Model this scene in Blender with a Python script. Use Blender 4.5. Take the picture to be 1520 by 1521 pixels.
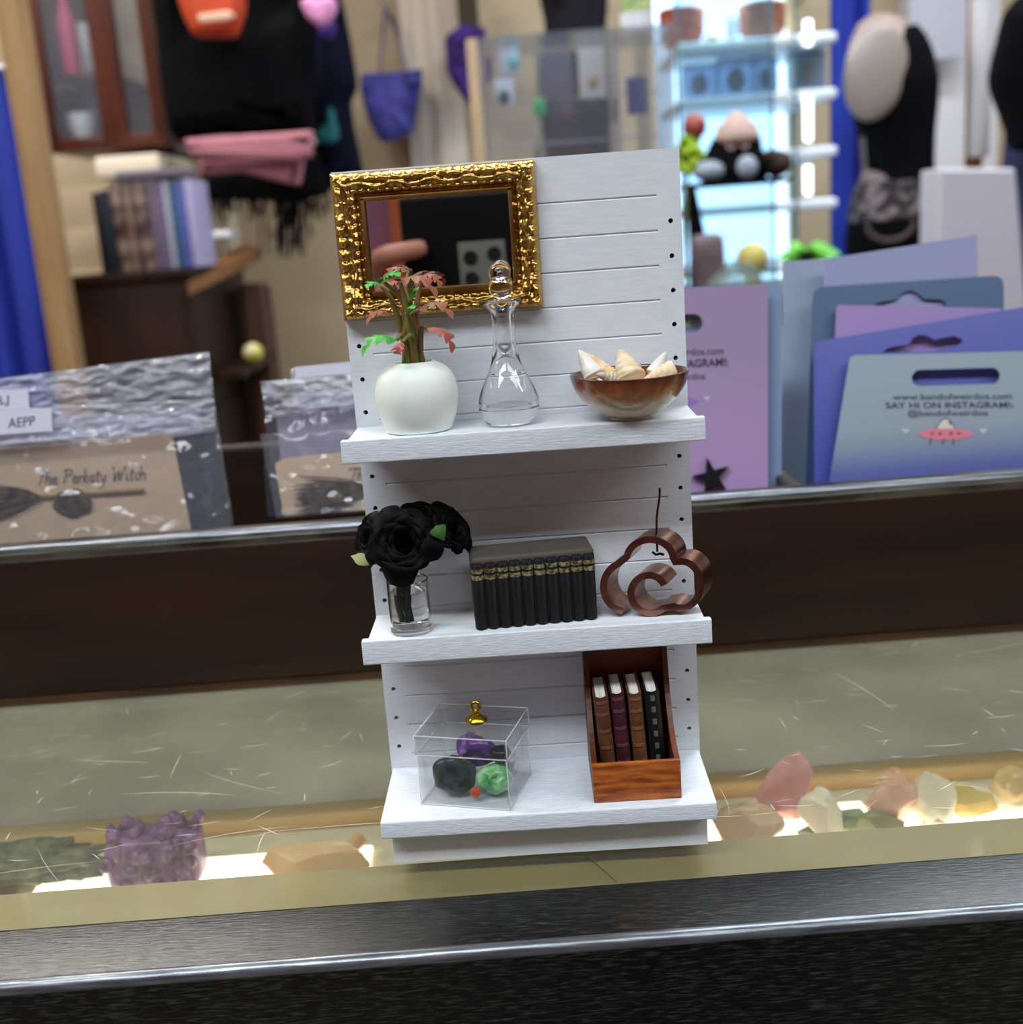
import bpy, bmesh, math, random
from mathutils import Vector, Matrix, noise
random.seed(7)
for o in list(bpy.data.objects): bpy.data.objects.remove(o)
scene = bpy.context.scene
COL = scene.collection
PI = math.pi
# ------------------------------------------------------------ camera, world, lamps, exposure
FPX = 1735.7
CAM = Vector((.003, -.34864, .18444))
RX = Vector((0.99754079, 0.00645197, -0.06979065))
UP = Vector((0.06628019, 0.23691531, 0.96926677))
FW = Vector((-0.02278816, 0.97150888, -0.23590505))
cam_d = bpy.data.cameras.new('camera'); cam = bpy.data.objects.new('camera', cam_d); COL.objects.link(cam)
m = Matrix.Identity(4)
for i in range(3): m[i][0], m[i][1], m[i][2], m[i][3] = RX[i], UP[i], -FW[i], CAM[i]
cam.matrix_world = m
cam_d.sensor_fit = 'HORIZONTAL'; cam_d.sensor_width = 36; cam_d.lens = FPX*36/1520
cam_d.clip_start = .003; cam_d.clip_end = 50
cam_d.dof.use_dof = True; cam_d.dof.focus_distance = .348; cam_d.dof.aperture_fstop = 12.5
scene.camera = cam
world = bpy.data.worlds.new('world'); scene.world = world; world.use_nodes = True
world.node_tree.nodes['Background'].inputs[0].default_value = (1, .88, .76, 1)
world.node_tree.nodes['Background'].inputs[1].default_value = .26
def lamp(name, loc, sx, sy, power, color=(1, 1, 1), rot=(0, 0, 0)):
    d = bpy.data.lights.new(name, 'AREA'); d.shape = 'RECTANGLE'; d.size = sx; d.size_y = sy; d.energy = power; d.color = color
    o = bpy.data.objects.new(name, d); o.location = loc; o.rotation_euler = rot; COL.objects.link(o); return o
COOL = (.86, .93, 1.0); NEUT = (1, .96, .9)
lamp('ceiling_lamp', (-.8, -1.2, 1.82), 1.5, .45, 27, COOL)
lamp('ceiling_lamp', (1.0, -1.2, 1.82), 1.5, .45, 14, COOL)
lamp('ceiling_lamp', (2.3, -.9, 1.82), 1.2, .25, 14, COOL)
lamp('ceiling_lamp', (-1.9, .3, 1.82), 1.2, .25, 18, NEUT)
lamp('ceiling_lamp', (.4, .9, 1.82), 1.2, .25, 18, COOL)
lamp('ceiling_lamp', (-1.2, 1.9, 1.82), 1.2, .25, 26, NEUT)
lamp('ceiling_lamp', (1.4, 2.0, 1.82), 1.2, .25, 22, COOL)
vs = scene.view_settings
scene.display_settings.display_device = 'sRGB'
vs.view_transform = 'Standard'; vs.look = 'None'; vs.gamma = 1; vs.use_curve_mapping = False
vs.exposure = .9
try:
    scene.cycles.use_denoising = True
    scene.cycles.max_bounces = 14; scene.cycles.transparent_max_bounces = 24; scene.cycles.transmission_bounces = 12
except Exception: pass

# ------------------------------------------------------------ helpers
def at(px, py, y=None, z=None):
    d = FW + RX*((px-760)/FPX) - UP*((py-760.5)/FPX)
    t = (y-CAM.y)/d.y if y is not None else (z-CAM.z)/d.z
    return CAM + d*t
def H(h):
    h = h.lstrip('#'); c = [int(h[i:i+2], 16)/255 for i in (0, 2, 4)]
    return tuple(v/12.92 if v <= .04045 else ((v+.055)/1.055)**2.4 for v in c) + (1,)
MATS = {}
def M(name, hexc, rough=.5, metal=0, nz=None, bump=None, hex2=None, st=(1, 1, 1), spec=.5, coat=0, trans=0, ior=1.45, sss=0, sheen=0):
    """nz=(scale, lo, hi): noise mixes hexc and hex2; bump=(scale, strength, distance)"""
    if name in MATS: return MATS[name]
    mt = bpy.data.materials.new(name); mt.use_nodes = True; nt = mt.node_tree; N = nt.nodes; L = nt.links
    b = N['Principled BSDF']
    b.inputs['Base Color'].default_value = H(hexc); b.inputs['Roughness'].default_value = rough; b.inputs['Metallic'].default_value = metal
    b.inputs['Specular IOR Level'].default_value = spec; b.inputs['Coat Weight'].default_value = coat
    b.inputs['Transmission Weight'].default_value = trans; b.inputs['IOR'].default_value = ior
    if sss: b.inputs['Subsurface Weight'].default_value = sss; b.inputs['Subsurface Scale'].default_value = .003
    if sheen: b.inputs['Sheen Weight'].default_value = sheen
    mp = None
    if nz or bump:
        tc = N.new('ShaderNodeTexCoord'); mp = N.new('ShaderNodeMapping'); mp.inputs['Scale'].default_value = st
        L.new(tc.outputs['Object'], mp.inputs['Vector'])
    if nz:
        n = N.new('ShaderNodeTexNoise'); n.inputs['Scale'].default_value = nz[0]; n.inputs['Detail'].default_value = 5
        r = N.new('ShaderNodeValToRGB'); r.color_ramp.elements[0].position = nz[1]; r.color_ramp.elements[1].position = nz[2]
        r.color_ramp.elements[0].color = H(hexc); r.color_ramp.elements[1].color = H(hex2 or hexc)
        L.new(mp.outputs[0], n.inputs['Vector']); L.new(n.outputs['Fac'], r.inputs['Fac']); L.new(r.outputs['Color'], b.inputs['Base Color'])
    if bump:
        n2 = N.new('ShaderNodeTexNoise'); n2.inputs['Scale'].default_value = bump[0]; n2.inputs['Detail'].default_value = 4
        bp = N.new('ShaderNodeBump'); bp.inputs['Strength'].default_value = bump[1]; bp.inputs['Distance'].default_value = bump[2]
        L.new(mp.outputs[0], n2.inputs['Vector']); L.new(n2.outputs['Fac'], bp.inputs['Height']); L.new(bp.outputs['Normal'], b.inputs['Normal'])
    MATS[name] = mt; return mt
def EM(name, hexc, strength):
    mt = bpy.data.materials.new(name); mt.use_nodes = True; b = mt.node_tree.nodes['Principled BSDF']
    b.inputs['Base Color'].default_value = H(hexc); b.inputs['Emission Color'].default_value = H(hexc); b.inputs['Emission Strength'].default_value = strength
    MATS[name] = mt; return mt
def THIN(name, tint='#ffffff', rough=.03, ior=1.5, haze=.0, hazec='#c8ccd4', bump=None, hz=None, refl=1.0):
    """a thin clear sheet: transparent + fresnel gloss + a little haze (dust, scratches, painted glints)"""
    mt = bpy.data.materials.new(name); mt.use_nodes = True; nt = mt.node_tree; N = nt.nodes; L = nt.links; N.clear()
    out = N.new('ShaderNodeOutputMaterial'); tr = N.new('ShaderNodeBsdfTransparent'); tr.inputs[0].default_value = H(tint)
    gl = N.new('ShaderNodeBsdfGlossy'); gl.inputs['Roughness'].default_value = rough
    ge = N.new('ShaderNodeNewGeometry'); dt = N.new('ShaderNodeVectorMath'); dt.operation = 'DOT_PRODUCT'
    L.new(ge.outputs['Incoming'], dt.inputs[0]); L.new(ge.outputs['Normal'], dt.inputs[1])
    f0 = ((ior-1)/(ior+1))**2
    def mth(op, a, b_=None):
        q = N.new('ShaderNodeMath'); q.operation = op
        for i, v in enumerate((a, b_)):
            if v is None: continue
            if isinstance(v, (int, float)): q.inputs[i].default_value = v
            else: L.new(v, q.inputs[i])
        return q.outputs[0]
    fac = mth('ADD', mth('MULTIPLY', mth('POWER', mth('SUBTRACT', 1.0, mth('ABSOLUTE', dt.outputs['Value'])), 5.0), 1-f0), f0)
    mx = N.new('ShaderNodeMixShader'); L.new(fac, mx.inputs[0]); L.new(tr.outputs[0], mx.inputs[1]); L.new(gl.outputs[0], mx.inputs[2])
    df = N.new('ShaderNodeBsdfDiffuse'); df.inputs[0].default_value = H(hazec)
    m2 = N.new('ShaderNodeMixShader'); m2.inputs[0].default_value = haze
    L.new(mx.outputs[0], m2.inputs[1]); L.new(df.outputs[0], m2.inputs[2]); L.new(m2.outputs[0], out.inputs[0])
    tc = N.new('ShaderNodeTexCoord')
    if hz:
        n = N.new('ShaderNodeTexNoise'); n.inputs['Scale'].default_value = hz[0]; n.inputs['Detail'].default_value = 6
        mr = N.new('ShaderNodeMapRange'); mr.inputs[1].default_value = .3; mr.inputs[2].default_value = .7; mr.inputs[3].default_value = hz[1]; mr.inputs[4].default_value = hz[2]
        L.new(tc.outputs['Object'], n.inputs['Vector']); L.new(n.outputs['Fac'], mr.inputs[0]); L.new(mr.outputs[0], m2.inputs[0])
    if bump:
        n2 = N.new('ShaderNodeTexNoise'); n2.inputs['Scale'].default_value = bump[0]
        bp = N.new('ShaderNodeBump'); bp.inputs['Strength'].default_value = bump[1]; bp.inputs['Distance'].default_value = bump[2]
        L.new(tc.outputs['Object'], n2.inputs['Vector']); L.new(n2.outputs['Fac'], bp.inputs['Height']); L.new(bp.outputs[0], gl.inputs['Normal']); L.new(bp.outputs[0], dt.inputs[1])
    MATS[name] = mt; return mt

class MB:
    def __init__(s): s.bm = bmesh.new()
    def add(s, bm2, mx=None):
        me = bpy.data.meshes.new('t'); bm2.to_mesh(me); bm2.free()
        if mx is not None: me.transform(mx)
        s.bm.from_mesh(me); bpy.data.meshes.remove(me); return s
    def mesh(s, me, mx=None):
        if mx is not None: me.transform(mx)
        s.bm.from_mesh(me); bpy.data.meshes.remove(me); return s
    def box(s, c, size, rot=None, bev=0, seg=2):
        b = bmesh.new(); bmesh.ops.create_cube(b, size=1)
        bmesh.ops.scale(b, vec=size, verts=b.verts)
        if bev: bmesh.ops.bevel(b, geom=list(b.edges), offset=bev, segments=seg, affect='EDGES', profile=.6)
        mx = Matrix.Translation(c) @ (rot.to_4x4() if rot is not None else Matrix.Identity(4))
        return s.add(b, mx)
    def bx(s, x0, x1, y0, y1, z0, z1, bev=0, seg=2):
        return s.box(((x0+x1)/2, (y0+y1)/2, (z0+z1)/2), (x1-x0, y1-y0, z1-z0), None, bev, seg)
    def tube(s, pts, r, n=8, closed=False, flat=1.0):
        pts = [Vector(p) for p in pts]; k = len(pts); rs = r if isinstance(r, (list, tuple)) else [r]*k
        b = bmesh.new(); rings = []; prev = None
        for i, p in enumerate(pts):
            if closed: t = pts[(i+1) % k]-pts[i-1]
            else: t = pts[min(i+1, k-1)]-pts[max(i-1, 0)]
            t = t.normalized() if t.length > 1e-9 else Vector((0, 0, 1))
            if prev is None:
                a = Vector((0, 0, 1)) if abs(t.z) < .9 else Vector((1, 0, 0)); u = t.cross(a).normalized()
            else:
                u = prev - t*prev.dot(t); u = u.normalized() if u.length > 1e-6 else t.orthogonal().normalized()
            prev = u; v = t.cross(u)
            rings.append([b.verts.new(p+(u*math.cos(2*PI*j/n)+v*math.sin(2*PI*j/n)*flat)*rs[i]) for j in range(n)])
        for i in range(k if closed else k-1):
            A, B = rings[i], rings[(i+1) % k]
            for j in range(n): b.faces.new((A[j], A[(j+1) % n], B[(j+1) % n], B[j]))
        if not closed:
            b.faces.new(rings[0][::-1]); b.faces.new(rings[-1])
        return s.add(b)
    def lathe(s, prof, c=(0, 0, 0), n=40, mx=None, sx=1, sy=1, cap=True):
        b = bmesh.new(); rings = []
        for r, z in prof:
            if r < 1e-7: rings.append([b.verts.new((0, 0, z))])
            else: rings.append([b.verts.new((r*sx*math.cos(2*PI*j/n), r*sy*math.sin(2*PI*j/n), z)) for j in range(n)])
        for A, B in zip(rings, rings[1:]):
            if len(A) == 1 and len(B) == 1: continue
            for j in range(n):
                k = (j+1) % n
                if len(A) == 1: b.faces.new((A[0], B[k], B[j]))
                elif len(B) == 1: b.faces.new((A[j], A[k], B[0]))
                else: b.faces.new((A[j], A[k], B[k], B[j]))
        if cap:
            if len(rings[0]) > 1: b.faces.new(rings[0][::-1])
            if len(rings[-1]) > 1: b.faces.new(rings[-1])
        bmesh.ops.recalc_face_normals(b, faces=b.faces)
        T = Matrix.Translation(c)
        return s.add(b, T @ mx if mx is not None else T)
    def ico(s, c, rad, sub=3, amp=0, freq=1, seed=0, rot=None, facet=0):
        b = bmesh.new(); bmesh.ops.create_icosphere(b, subdivisions=sub, radius=1)
        off = Vector((seed*3.7, seed*1.3, seed*2.1))
        for v in b.verts:
            d = v.co.normalized(); k = 1+amp*noise.noise(d*freq+off)+amp*.4*noise.noise(d*freq*2.7+off)
            v.co = d*k
        rnd = random.Random(seed)
        for _ in range(facet):
            nn = Vector((rnd.uniform(-1, 1), rnd.uniform(-1, 1), rnd.uniform(-1, 1))).normalized(); lim = rnd.uniform(.62, .85)
            for v in b.verts:
                q = v.co.dot(nn)
                if q > lim: v.co -= nn*(q-lim)
        rad = rad if isinstance(rad, (tuple, list)) else (rad,)*3
        bmesh.ops.scale(b, vec=rad, verts=b.verts)
        mx = Matrix.Translation(c) @ (rot.to_4x4() if rot is not None else Matrix.Identity(4))
        return s.add(b, mx)
    def grid(s, f, nu, nv, closed_u=False):
        b = bmesh.new(); V = [[b.verts.new(f(i/nu, j/nv)) for i in range(nu+(0 if closed_u else 1))] for j in range(nv+1)]
        w = nu if closed_u else nu
        for j in range(nv):
            for i in range(w):
                k = (i+1) % len(V[0]) if closed_u else i+1
                b.faces.new((V[j][i], V[j][k], V[j+1][k], V[j+1][i]))
        return s.add(b)
    def loft(s, secs, n=28):
        """secs: (cx, cy, z, rx, ry)"""
        def f(u, v):
            q = v*(len(secs)-1); i = min(int(q), len(secs)-2); t = q-i; a, b = secs[i], secs[i+1]; t = t*t*(3-2*t)*.5+t*.5
            c = [a[k]*(1-t)+b[k]*t for k in range(5)]; an = 2*PI*u
            return (c[0]+c[3]*math.cos(an), c[1]+c[4]*math.sin(an), c[2])
        s.grid(f, n, (len(secs)-1)*5, True)
        bmesh.ops.holes_fill(s.bm, edges=[e for e in s.bm.edges if e.is_boundary])
        return s
    def noise(s, amp, freq, seed=0):
        o = Vector((seed*1.7, seed*2.9, seed*.7)); s.bm.normal_update()
        for v in s.bm.verts: v.co += v.normal*amp*noise.noise(v.co*freq+o)
        return s
ROOT = {}
def finish(me, mat, smooth):
    if isinstance(mat, (list, tuple)):
        for q in mat: me.materials.append(q)
    else: me.materials.append(mat)
    for p in me.polygons: p.use_smooth = bool(smooth)
    if smooth and smooth is not True:
        try: me.set_sharp_from_angle(angle=math.radians(smooth))
        except Exception: pass
def thing(name, label, cat, loc=(0, 0, 0), group=None):
    o = bpy.data.objects.new(name, None); COL.objects.link(o); o.location = loc; o.empty_display_size = .01
    o['label'] = label; o['category'] = cat
    if group: o['group'] = group
    ROOT[o] = Vector(loc); return o
def part(name, mb, mat, parent, smooth=40, label=None):
    """vertices are given in world coordinates"""
    base = ROOT[parent]; me = bpy.data.meshes.new(name)
    bmesh.ops.recalc_face_normals(mb.bm, faces=mb.bm.faces)
    mb.bm.to_mesh(me); mb.bm.free(); me.transform(Matrix.Translation(-base)); finish(me, mat, smooth)
    o = bpy.data.objects.new(name, me); COL.objects.link(o); o.parent = parent; ROOT[o] = base
    if label: o['label'] = label
    return o
def solo(name, mb, mat, label=None, cat=None, smooth=40, kind=None, group=None):
    me = bpy.data.meshes.new(name); bmesh.ops.recalc_face_normals(mb.bm, faces=mb.bm.faces)
    mb.bm.to_mesh(me); mb.bm.free()
    n = max(1, len(me.vertices)); c = Vector((0, 0, 0)); lo = 1e9
    for v in me.vertices: c += v.co/n; lo = min(lo, v.co.z)
    c.z = lo; me.transform(Matrix.Translation(-c)); finish(me, mat, smooth)
    o = bpy.data.objects.new(name, me); COL.objects.link(o); o.location = c; ROOT[o] = c
    if label: o['label'] = label
    if cat: o['category'] = cat
    if kind: o['kind'] = kind
    if group: o['group'] = group
    return o
def struct(name, mb, mat, smooth=40): return solo(name, mb, mat, kind='structure', smooth=smooth)

class Plane:
    """a real plane in the room; outlines on it are read off the photograph's sight lines once, then have their own place and size"""
    def __init__(s, O, lean=0, yaw=0):
        s.O = Vector(O); a, w = math.radians(lean), math.radians(yaw)
        s.ex = Vector((math.cos(w), math.sin(w), 0)); f = Vector((-math.sin(w), math.cos(w), 0))
        s.ey = (Vector((0, 0, 1))*math.cos(a)+f*math.sin(a)).normalized(); s.n = s.ex.cross(s.ey).normalized()   # n faces the viewer
    def pt(s, px, py, off=0):
        d = FW + RX*((px-760)/FPX) - UP*((py-760.5)/FPX)
        o = s.O + s.n*off
        return CAM + d*((o-CAM).dot(s.n)/d.dot(s.n))
    def uv(s, px, py):
        q = s.pt(px, py)-s.O; return q.dot(s.ex), q.dot(s.ey)
    def mx(s, off=0):
        q = Matrix.Identity(4); o = s.O+s.n*off
        for i in range(3): q[i][0], q[i][1], q[i][2], q[i][3] = s.ex[i], s.ey[i], s.n[i], o[i]
        return q
def cfill(polys, extr=0, bev=0, res=2, smooth_pts=False):
    """filled flat outline with holes, given thickness 2*extr and rounded edges"""
    cu = bpy.data.curves.new('c', 'CURVE'); cu.dimensions = '2D'; cu.fill_mode = 'BOTH'; cu.extrude = extr; cu.bevel_depth = bev; cu.bevel_resolution = res; cu.resolution_u = 8; cu.offset = -bev
    for P in polys:
        if smooth_pts:
            sp = cu.splines.new('BEZIER'); sp.bezier_points.add(len(P)-1)
            for q, b in zip(P, sp.bezier_points): b.co = (q[0], q[1], 0); b.handle_left_type = b.handle_right_type = 'AUTO'
        else:
            sp = cu.splines.new('POLY'); sp.points.add(len(P)-1)
            for q, b in zip(P, sp.points): b.co = (q[0], q[1], 0, 1)
        sp.use_cyclic_u = True
    o = bpy.data.objects.new('c', cu); me = bpy.data.meshes.new_from_object(o); bpy.data.objects.remove(o); bpy.data.curves.remove(cu); return me
def plate(mb, pl, polys_px, t, off=0, bev=0, smooth_pts=False):
    """polys in photo pixels on plane pl -> plate of thickness t whose middle is at off"""
    me = cfill([[pl.uv(*q) for q in P] for P in polys_px], max(1e-6, t/2-bev), bev, 2, smooth_pts)
    mb.mesh(me, pl.mx(off)); return mb
def rpx(P, r=8, n=4):
    """round the corners of a pixel polygon"""
    out = []
    for i, p in enumerate(P):
        p = Vector(p); a = Vector(P[i-1]); b = Vector(P[(i+1) % len(P)])
        ra = min(r, (a-p).length*.45); rb = min(r, (b-p).length*.45)
        A = p+(a-p).normalized()*ra; B = p+(b-p).normalized()*rb
        for k in range(n+1):
            t = k/n; out.append(tuple(A*(1-t)**2+p*2*t*(1-t)+B*t*t))
    return out
def text_mesh(s, bold=0, res=3):
    cu = bpy.data.curves.new('t', 'FONT'); cu.body = s; cu.size = 1; cu.offset = bold; cu.resolution_u = res; cu.fill_mode = 'BOTH'
    o = bpy.data.objects.new('t', cu); me = bpy.data.meshes.new_from_object(o); bpy.data.objects.remove(o); bpy.data.curves.remove(cu); return me
def text_px(mb, pl, s, pL, pR, upv, off, bold=0):
    me = text_mesh(s, bold); x0 = min(v.co.x for v in me.vertices); x1 = max(v.co.x for v in me.vertices)
    pL, pR, upv = Vector(pL), Vector(pR), Vector(upv)
    for v in me.vertices:
        q = pL+(pR-pL)*((v.co.x-x0)/(x1-x0))+upv*(v.co.y/.72); v.co = pl.pt(q.x, q.y, off)
    mb.mesh(me); return mb
def ell(cx, cy, rx, ry, n=20, a0=0, a1=2*PI):
    full = abs(a1-a0-2*PI) < 1e-6
    return [(cx+rx*math.cos(a0+(a1-a0)*i/(n if full else n-1)), cy-ry*math.sin(a0+(a1-a0)*i/(n if full else n-1))) for i in range(n)]
def cr(pts, k=6, closed=False):
    """Catmull-Rom through points"""
    P = [Vector(p) for p in pts]; out = []; n = len(P)
    for i in range(n if closed else n-1):
        g = lambda j: P[j % n] if closed else P[max(0, min(n-1, j))]
        a, b, c, d = g(i-1), g(i), g(i+1), g(i+2)
        for j in range(k):
            t = j/k; out.append(.5*((2*b)+(c-a)*t+(2*a-5*b+4*c-d)*t*t+(3*b-a-3*c+d)*t**3))
    if not closed: out.append(P[-1])
    return out

# ------------------------------------------------------------ common materials
white_paint = M('white_paint', '#d9dde2', .55, nz=(9, .35, .7), hex2='#ced3d9', bump=(14, .06, .0004), st=(14, 120, 120))
white_edge = M('white_paint_rough', '#dbe0e6', .6, nz=(9, .35, .7), hex2='#c9d0d8', bump=(10, .3, .0006), st=(30, 160, 190))
hole_dark = M('hole_dark', '#26221e', .9)
# ------------------------------------------------------------ the room
floor_m = M('floor_grey', '#6d655a', .5, nz=(3, .3, .7), hex2='#5c554b')
wall_m = M('wall_cream', '#bfab8e', .7, nz=(6, .3, .7), hex2='#b5a184')
siding_m = M('siding_cream', '#d0c0a6', .6, nz=(5, .3, .7), hex2='#c4b296')
ceil_m = M('ceiling_white', '#e2ddd2', .8)
mauve_m = M('wall_mauve', '#744458', .7)
struct('floor', MB().bx(-3.6, 3.6, -3.3, 3.7, -1.05, -.95), floor_m)
struct('ceiling', MB().bx(-3.6, 3.6, -3.3, 3.7, 1.9, 2.0), ceil_m)
struct('wall_back', MB().bx(-3.6, 3.6, 3.55, 3.7, -.95, 1.9), wall_m)
struct('wall_left', MB().bx(-3.6, -3.5, -3.2, 3.55, -.95, 1.9), wall_m)
struct('wall_right', MB().bx(3.5, 3.6, -3.2, 3.55, -.95, 1.9), wall_m)
struct('wall_front', MB().bx(-3.5, 3.5, -3.3, -3.2, -.95, 1.9), mauve_m)
xo = at(587, 350, y=3.17).x
struct('trim_1', MB().bx(xo-.012, xo+.03, -3.2, -3.17, -.95, 1.9, .004), M('trim_orange', '#9a4a22', .4))
# lap siding wall standing off the back wall behind the cabinet
sb = MB()
a0, a1 = at(20, 300, y=3.05), at(322, 300, y=2.75)
a0.z = a1.z = 0; dv = (a1-a0).normalized(); ang = math.atan2(dv.y, dv.x); RS = Matrix.Rotation(ang, 3, 'Z')
ln = (a1-a0).length; mid = (a0+a1)/2; nrm = Vector((dv.y, -dv.x, 0))
for i in range(26):
    z = -.95+i*.11
    if z > 1.75: break
    sb.box(mid+Vector((0, 0, z+.055))-nrm*.0, (ln, .022, .112), RS @ Matrix.Rotation(.09, 3, 'X'), .003)
sb.box(mid-nrm*.05+Vector((0, 0, .4)), (ln, .05, 2.7), RS)
struct('wall_siding', sb, siding_m)
# wooden post in front of the blue curtain
pm = M('post_wood', '#b08f66', .5, nz=(6, .3, .7), hex2='#98764f', st=(8, 8, 1))
tl, bl = at(20, 0, y=2.0), at(103, 553, y=2.0)
xc = (tl.x+bl.x)/2
struct('trim_2', MB().bx(xc-.012, xc+.021, 1.97, 2.03, -.95, 1.9, .004).bx(xc-.030, xc-.012, 1.985, 2.02, -.95, 1.9, .003), pm)

# ------------------------------------------------------------ display counter (turned by 1.75 degrees under the shelf unit)
CR = Matrix.Rotation(math.radians(1.75), 3, 'Z')
def cbox(mb, x0, x1, y0, y1, z0, z1, bev=0, seg=3):
    return mb.box(CR @ Vector(((x0+x1)/2, (y0+y1)/2, (z0+z1)/2)), (x1-x0, y1-y0, z1-z0), CR, bev, seg)
def cpt(x, y, z): return CR @ Vector((x, y, z))
black_wood = M('black_wood', '#060606', .24, nz=(2600, .50, .74), hex2='#353a32', bump=(2600, .5, .0002), st=(.07, 1, 1), spec=.55)
ledge_m = M('ledge_tan', '#a08e66', .55, nz=(30, .3, .7), hex2='#98865e')
case_grey = M('case_floor_grey', '#a09a8f', .8, nz=(9, .35, .65), hex2='#827b72')
rail_m = M('rail_wood', '#c8a56c', .45, nz=(40, .3, .7), hex2='#b8935a', st=(.2, 1, 1))
glass_m = THIN('counter_glass', '#f1f3ee', .06, 1.5, .05, '#aaa695', hz=(14, .02, .07))
case = thing('display_counter', 'long black-framed glass-topped display counter carrying the white shelf', 'display counter', (0, 0, -.95))
XL = .95
mb = MB(); cbox(mb, -XL, XL, -.0785, -.0512, -.065, .002, .0016, 4)
mb2 = mb
edge = MB().tube([cpt(-XL, -.0785+.0019, .002-.0019), cpt(XL, -.0785+.0019, .002-.0019)], .0022, 20)  # worn edge with its highlight line put into a paler metallic strip
part('worn_highlight_edge', edge, M('worn_black_highlight', '#5d6166', .3, .75, nz=(900, .35, .65), hex2='#8b9096', st=(.06, 1, 1), bump=(900, .4, .0003)), case, smooth=True, label='worn rounded edge, lightened to carry a highlight line')
part('front_frame', mb2, black_wood, case, label='black brushed wooden front edge')
mb = MB(); cbox(mb, -XL, XL, -.0745, -.056, -.95, -.066, .002)
part('front_panel', mb, black_wood, case)
mb = MB(); cbox(mb, -XL, XL, -.0510, .60, -.0052, -.0004, .0004, 1)
gmb = mb
mb = MB(); cbox(mb, -XL, XL, -.0510, -.0195, -.024, -.0054, .0005, 1)
part('ledge', mb, ledge_m, case, label='tan strip along the front under the glass')
mb = MB(); cbox(mb, .0163-.0003, .0163+.0003, -.052, -.0375, -.0003, .0001)
# scratches: fine grooves that catch the light
sc = MB(); rnd = random.Random(3)
for i in range(330):
    x, y = rnd.uniform(-.32, .34), rnd.uniform(-.02, .13)
    big = i < 40
    a = rnd.choice([rnd.gauss(0, .25), rnd.uniform(-1.6, 1.6)]); l = rnd.uniform(.012, .05) if big else rnd.uniform(.003, .014)
    if i in (3, 9, 14): a = rnd.gauss(0, .04); l = .11
    w = rnd.uniform(.00006, .00016); cvt = rnd.uniform(-.25, .25); P = []
    n = 7
    for k in range(n):
        t = k/(n-1)-.5; P.append((x+l*t*math.cos(a)-cvt*l*t*t*math.sin(a), y+l*t*math.sin(a)+cvt*l*t*t*math.cos(a)))
    b = bmesh.new(); V = []
    for k, (px, py) in enumerate(P):
        ww = w*math.sin(PI*(k+.3)/(n-.4)); nx, ny = -math.sin(a)*ww, math.cos(a)*ww
        V.append((b.verts.new(cpt(px+nx, py+ny, -.0002)), b.verts.new(cpt(px-nx, py-ny, -.0002))))
    for A, B in zip(V, V[1:]): b.faces.new((A[0], A[1], B[1], B[0]))
    sc.add(b)
for f in sc.bm.faces: f.material_index = 1
gmb.add(sc.bm)
# the crack line on the strip
p0, p1 = at(872, 1271, z=0), at(917, 1311, z=0); b = bmesh.new(); dd = (p1-p0).normalized().cross(Vector((0, 0, 1)))*.00022
b.faces.new([b.verts.new(q+Vector((0, 0, .00005))) for q in (p0+dd, p0-dd, p1-dd*.6, p1+dd*.6)])
for f in b.faces: f.material_index = 2
gmb.add(b)
part('glass_top', gmb, [glass_m, THIN('scratch', '#ffffff', .2, 1.5, .42, '#f4f0dc'), M('crack_dark', '#3b301c', .8)], case, smooth=False, label='scratched glass top')
mb = MB(); cbox(mb, -XL, XL, -.0500, .60, -.155, -.145)
part('case_floor', mb, case_grey, case)
mb = MB(); cbox(mb, -XL, XL, .60, .62, -.95, -.0004, .002)
part('back_panel', mb, black_wood, case)
for sx in (-1, 1):
    mb = MB(); cbox(mb, sx*(XL+.012)-.011, sx*(XL+.012)+.011, -.0785, .62, -.95, 0, .002)
    part('end_panel', mb, black_wood, case)
mb = MB(); cbox(mb, -XL, XL, -.0500, .1125, -.067, -.0622)
part('inner_shelf', mb, M('shelf_cream', '#e8dcc0', .5), case)
mb = MB(); cbox(mb, -XL, XL, .1135, .1265, -.068, -.0555, .004, 3)
part('rail', mb, rail_m, case, label='rounded wooden rail seen through the glass')
# the lit strips lying on the inner shelf
lit = EM('lit_panel', '#fff3dc', 1.7)
def strip(px0, px1, lab, yb=.0985):
    x0, x1 = at(px0, 1270, z=-.06).x, at(px1, 1270, z=-.06).x
    mb = MB(); cbox(mb, x0, x1, .060, yb, -.062, -.0602, .0004, 1)
    solo('light_panel', mb, lit, lab, 'light panel', group='lit panels under the glass')
strip(95, 560, 'glowing white light panel under the glass, left of the white shelf', .0925)
strip(1058, 1340, 'glowing white light panel under the glass, right of the white shelf')
strip(1350, 1640, 'glowing white light panel at the far right end under the glass')

# stones under the glass
def stone(name, px, py, rad, mat, label, seed, cat='stone', amp=.25, freq=1.4, facet=6, z0=-.0602, rot=0, bumps=0, sub=4):
    c = at(px, py, z=z0+rad[2]*.86); c.z = z0+rad[2]*.86
    mb = MB().ico(c, rad, sub, amp, freq, seed, Matrix.Rotation(rot, 3, 'Z'), facet)
    if bumps:
        rr = random.Random(seed)
        for _ in range(bumps):
            d = Vector((rr.uniform(-1, 1), rr.uniform(-1, .4), rr.uniform(-.1, 1))).normalized(); q = c+Vector((d.x*rad[0], d.y*rad[1], d.z*rad[2]))*.9
            mb.ico(q, rr.uniform(.0025, .0045), 2)
    zz = min(v.co.z for v in mb.bm.verts); bmesh.ops.translate(mb.bm, vec=(0, 0, z0+.0004-zz), verts=mb.bm.verts)
    return solo(name, mb, mat, label, cat, smooth=35 if facet else True)
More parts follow.
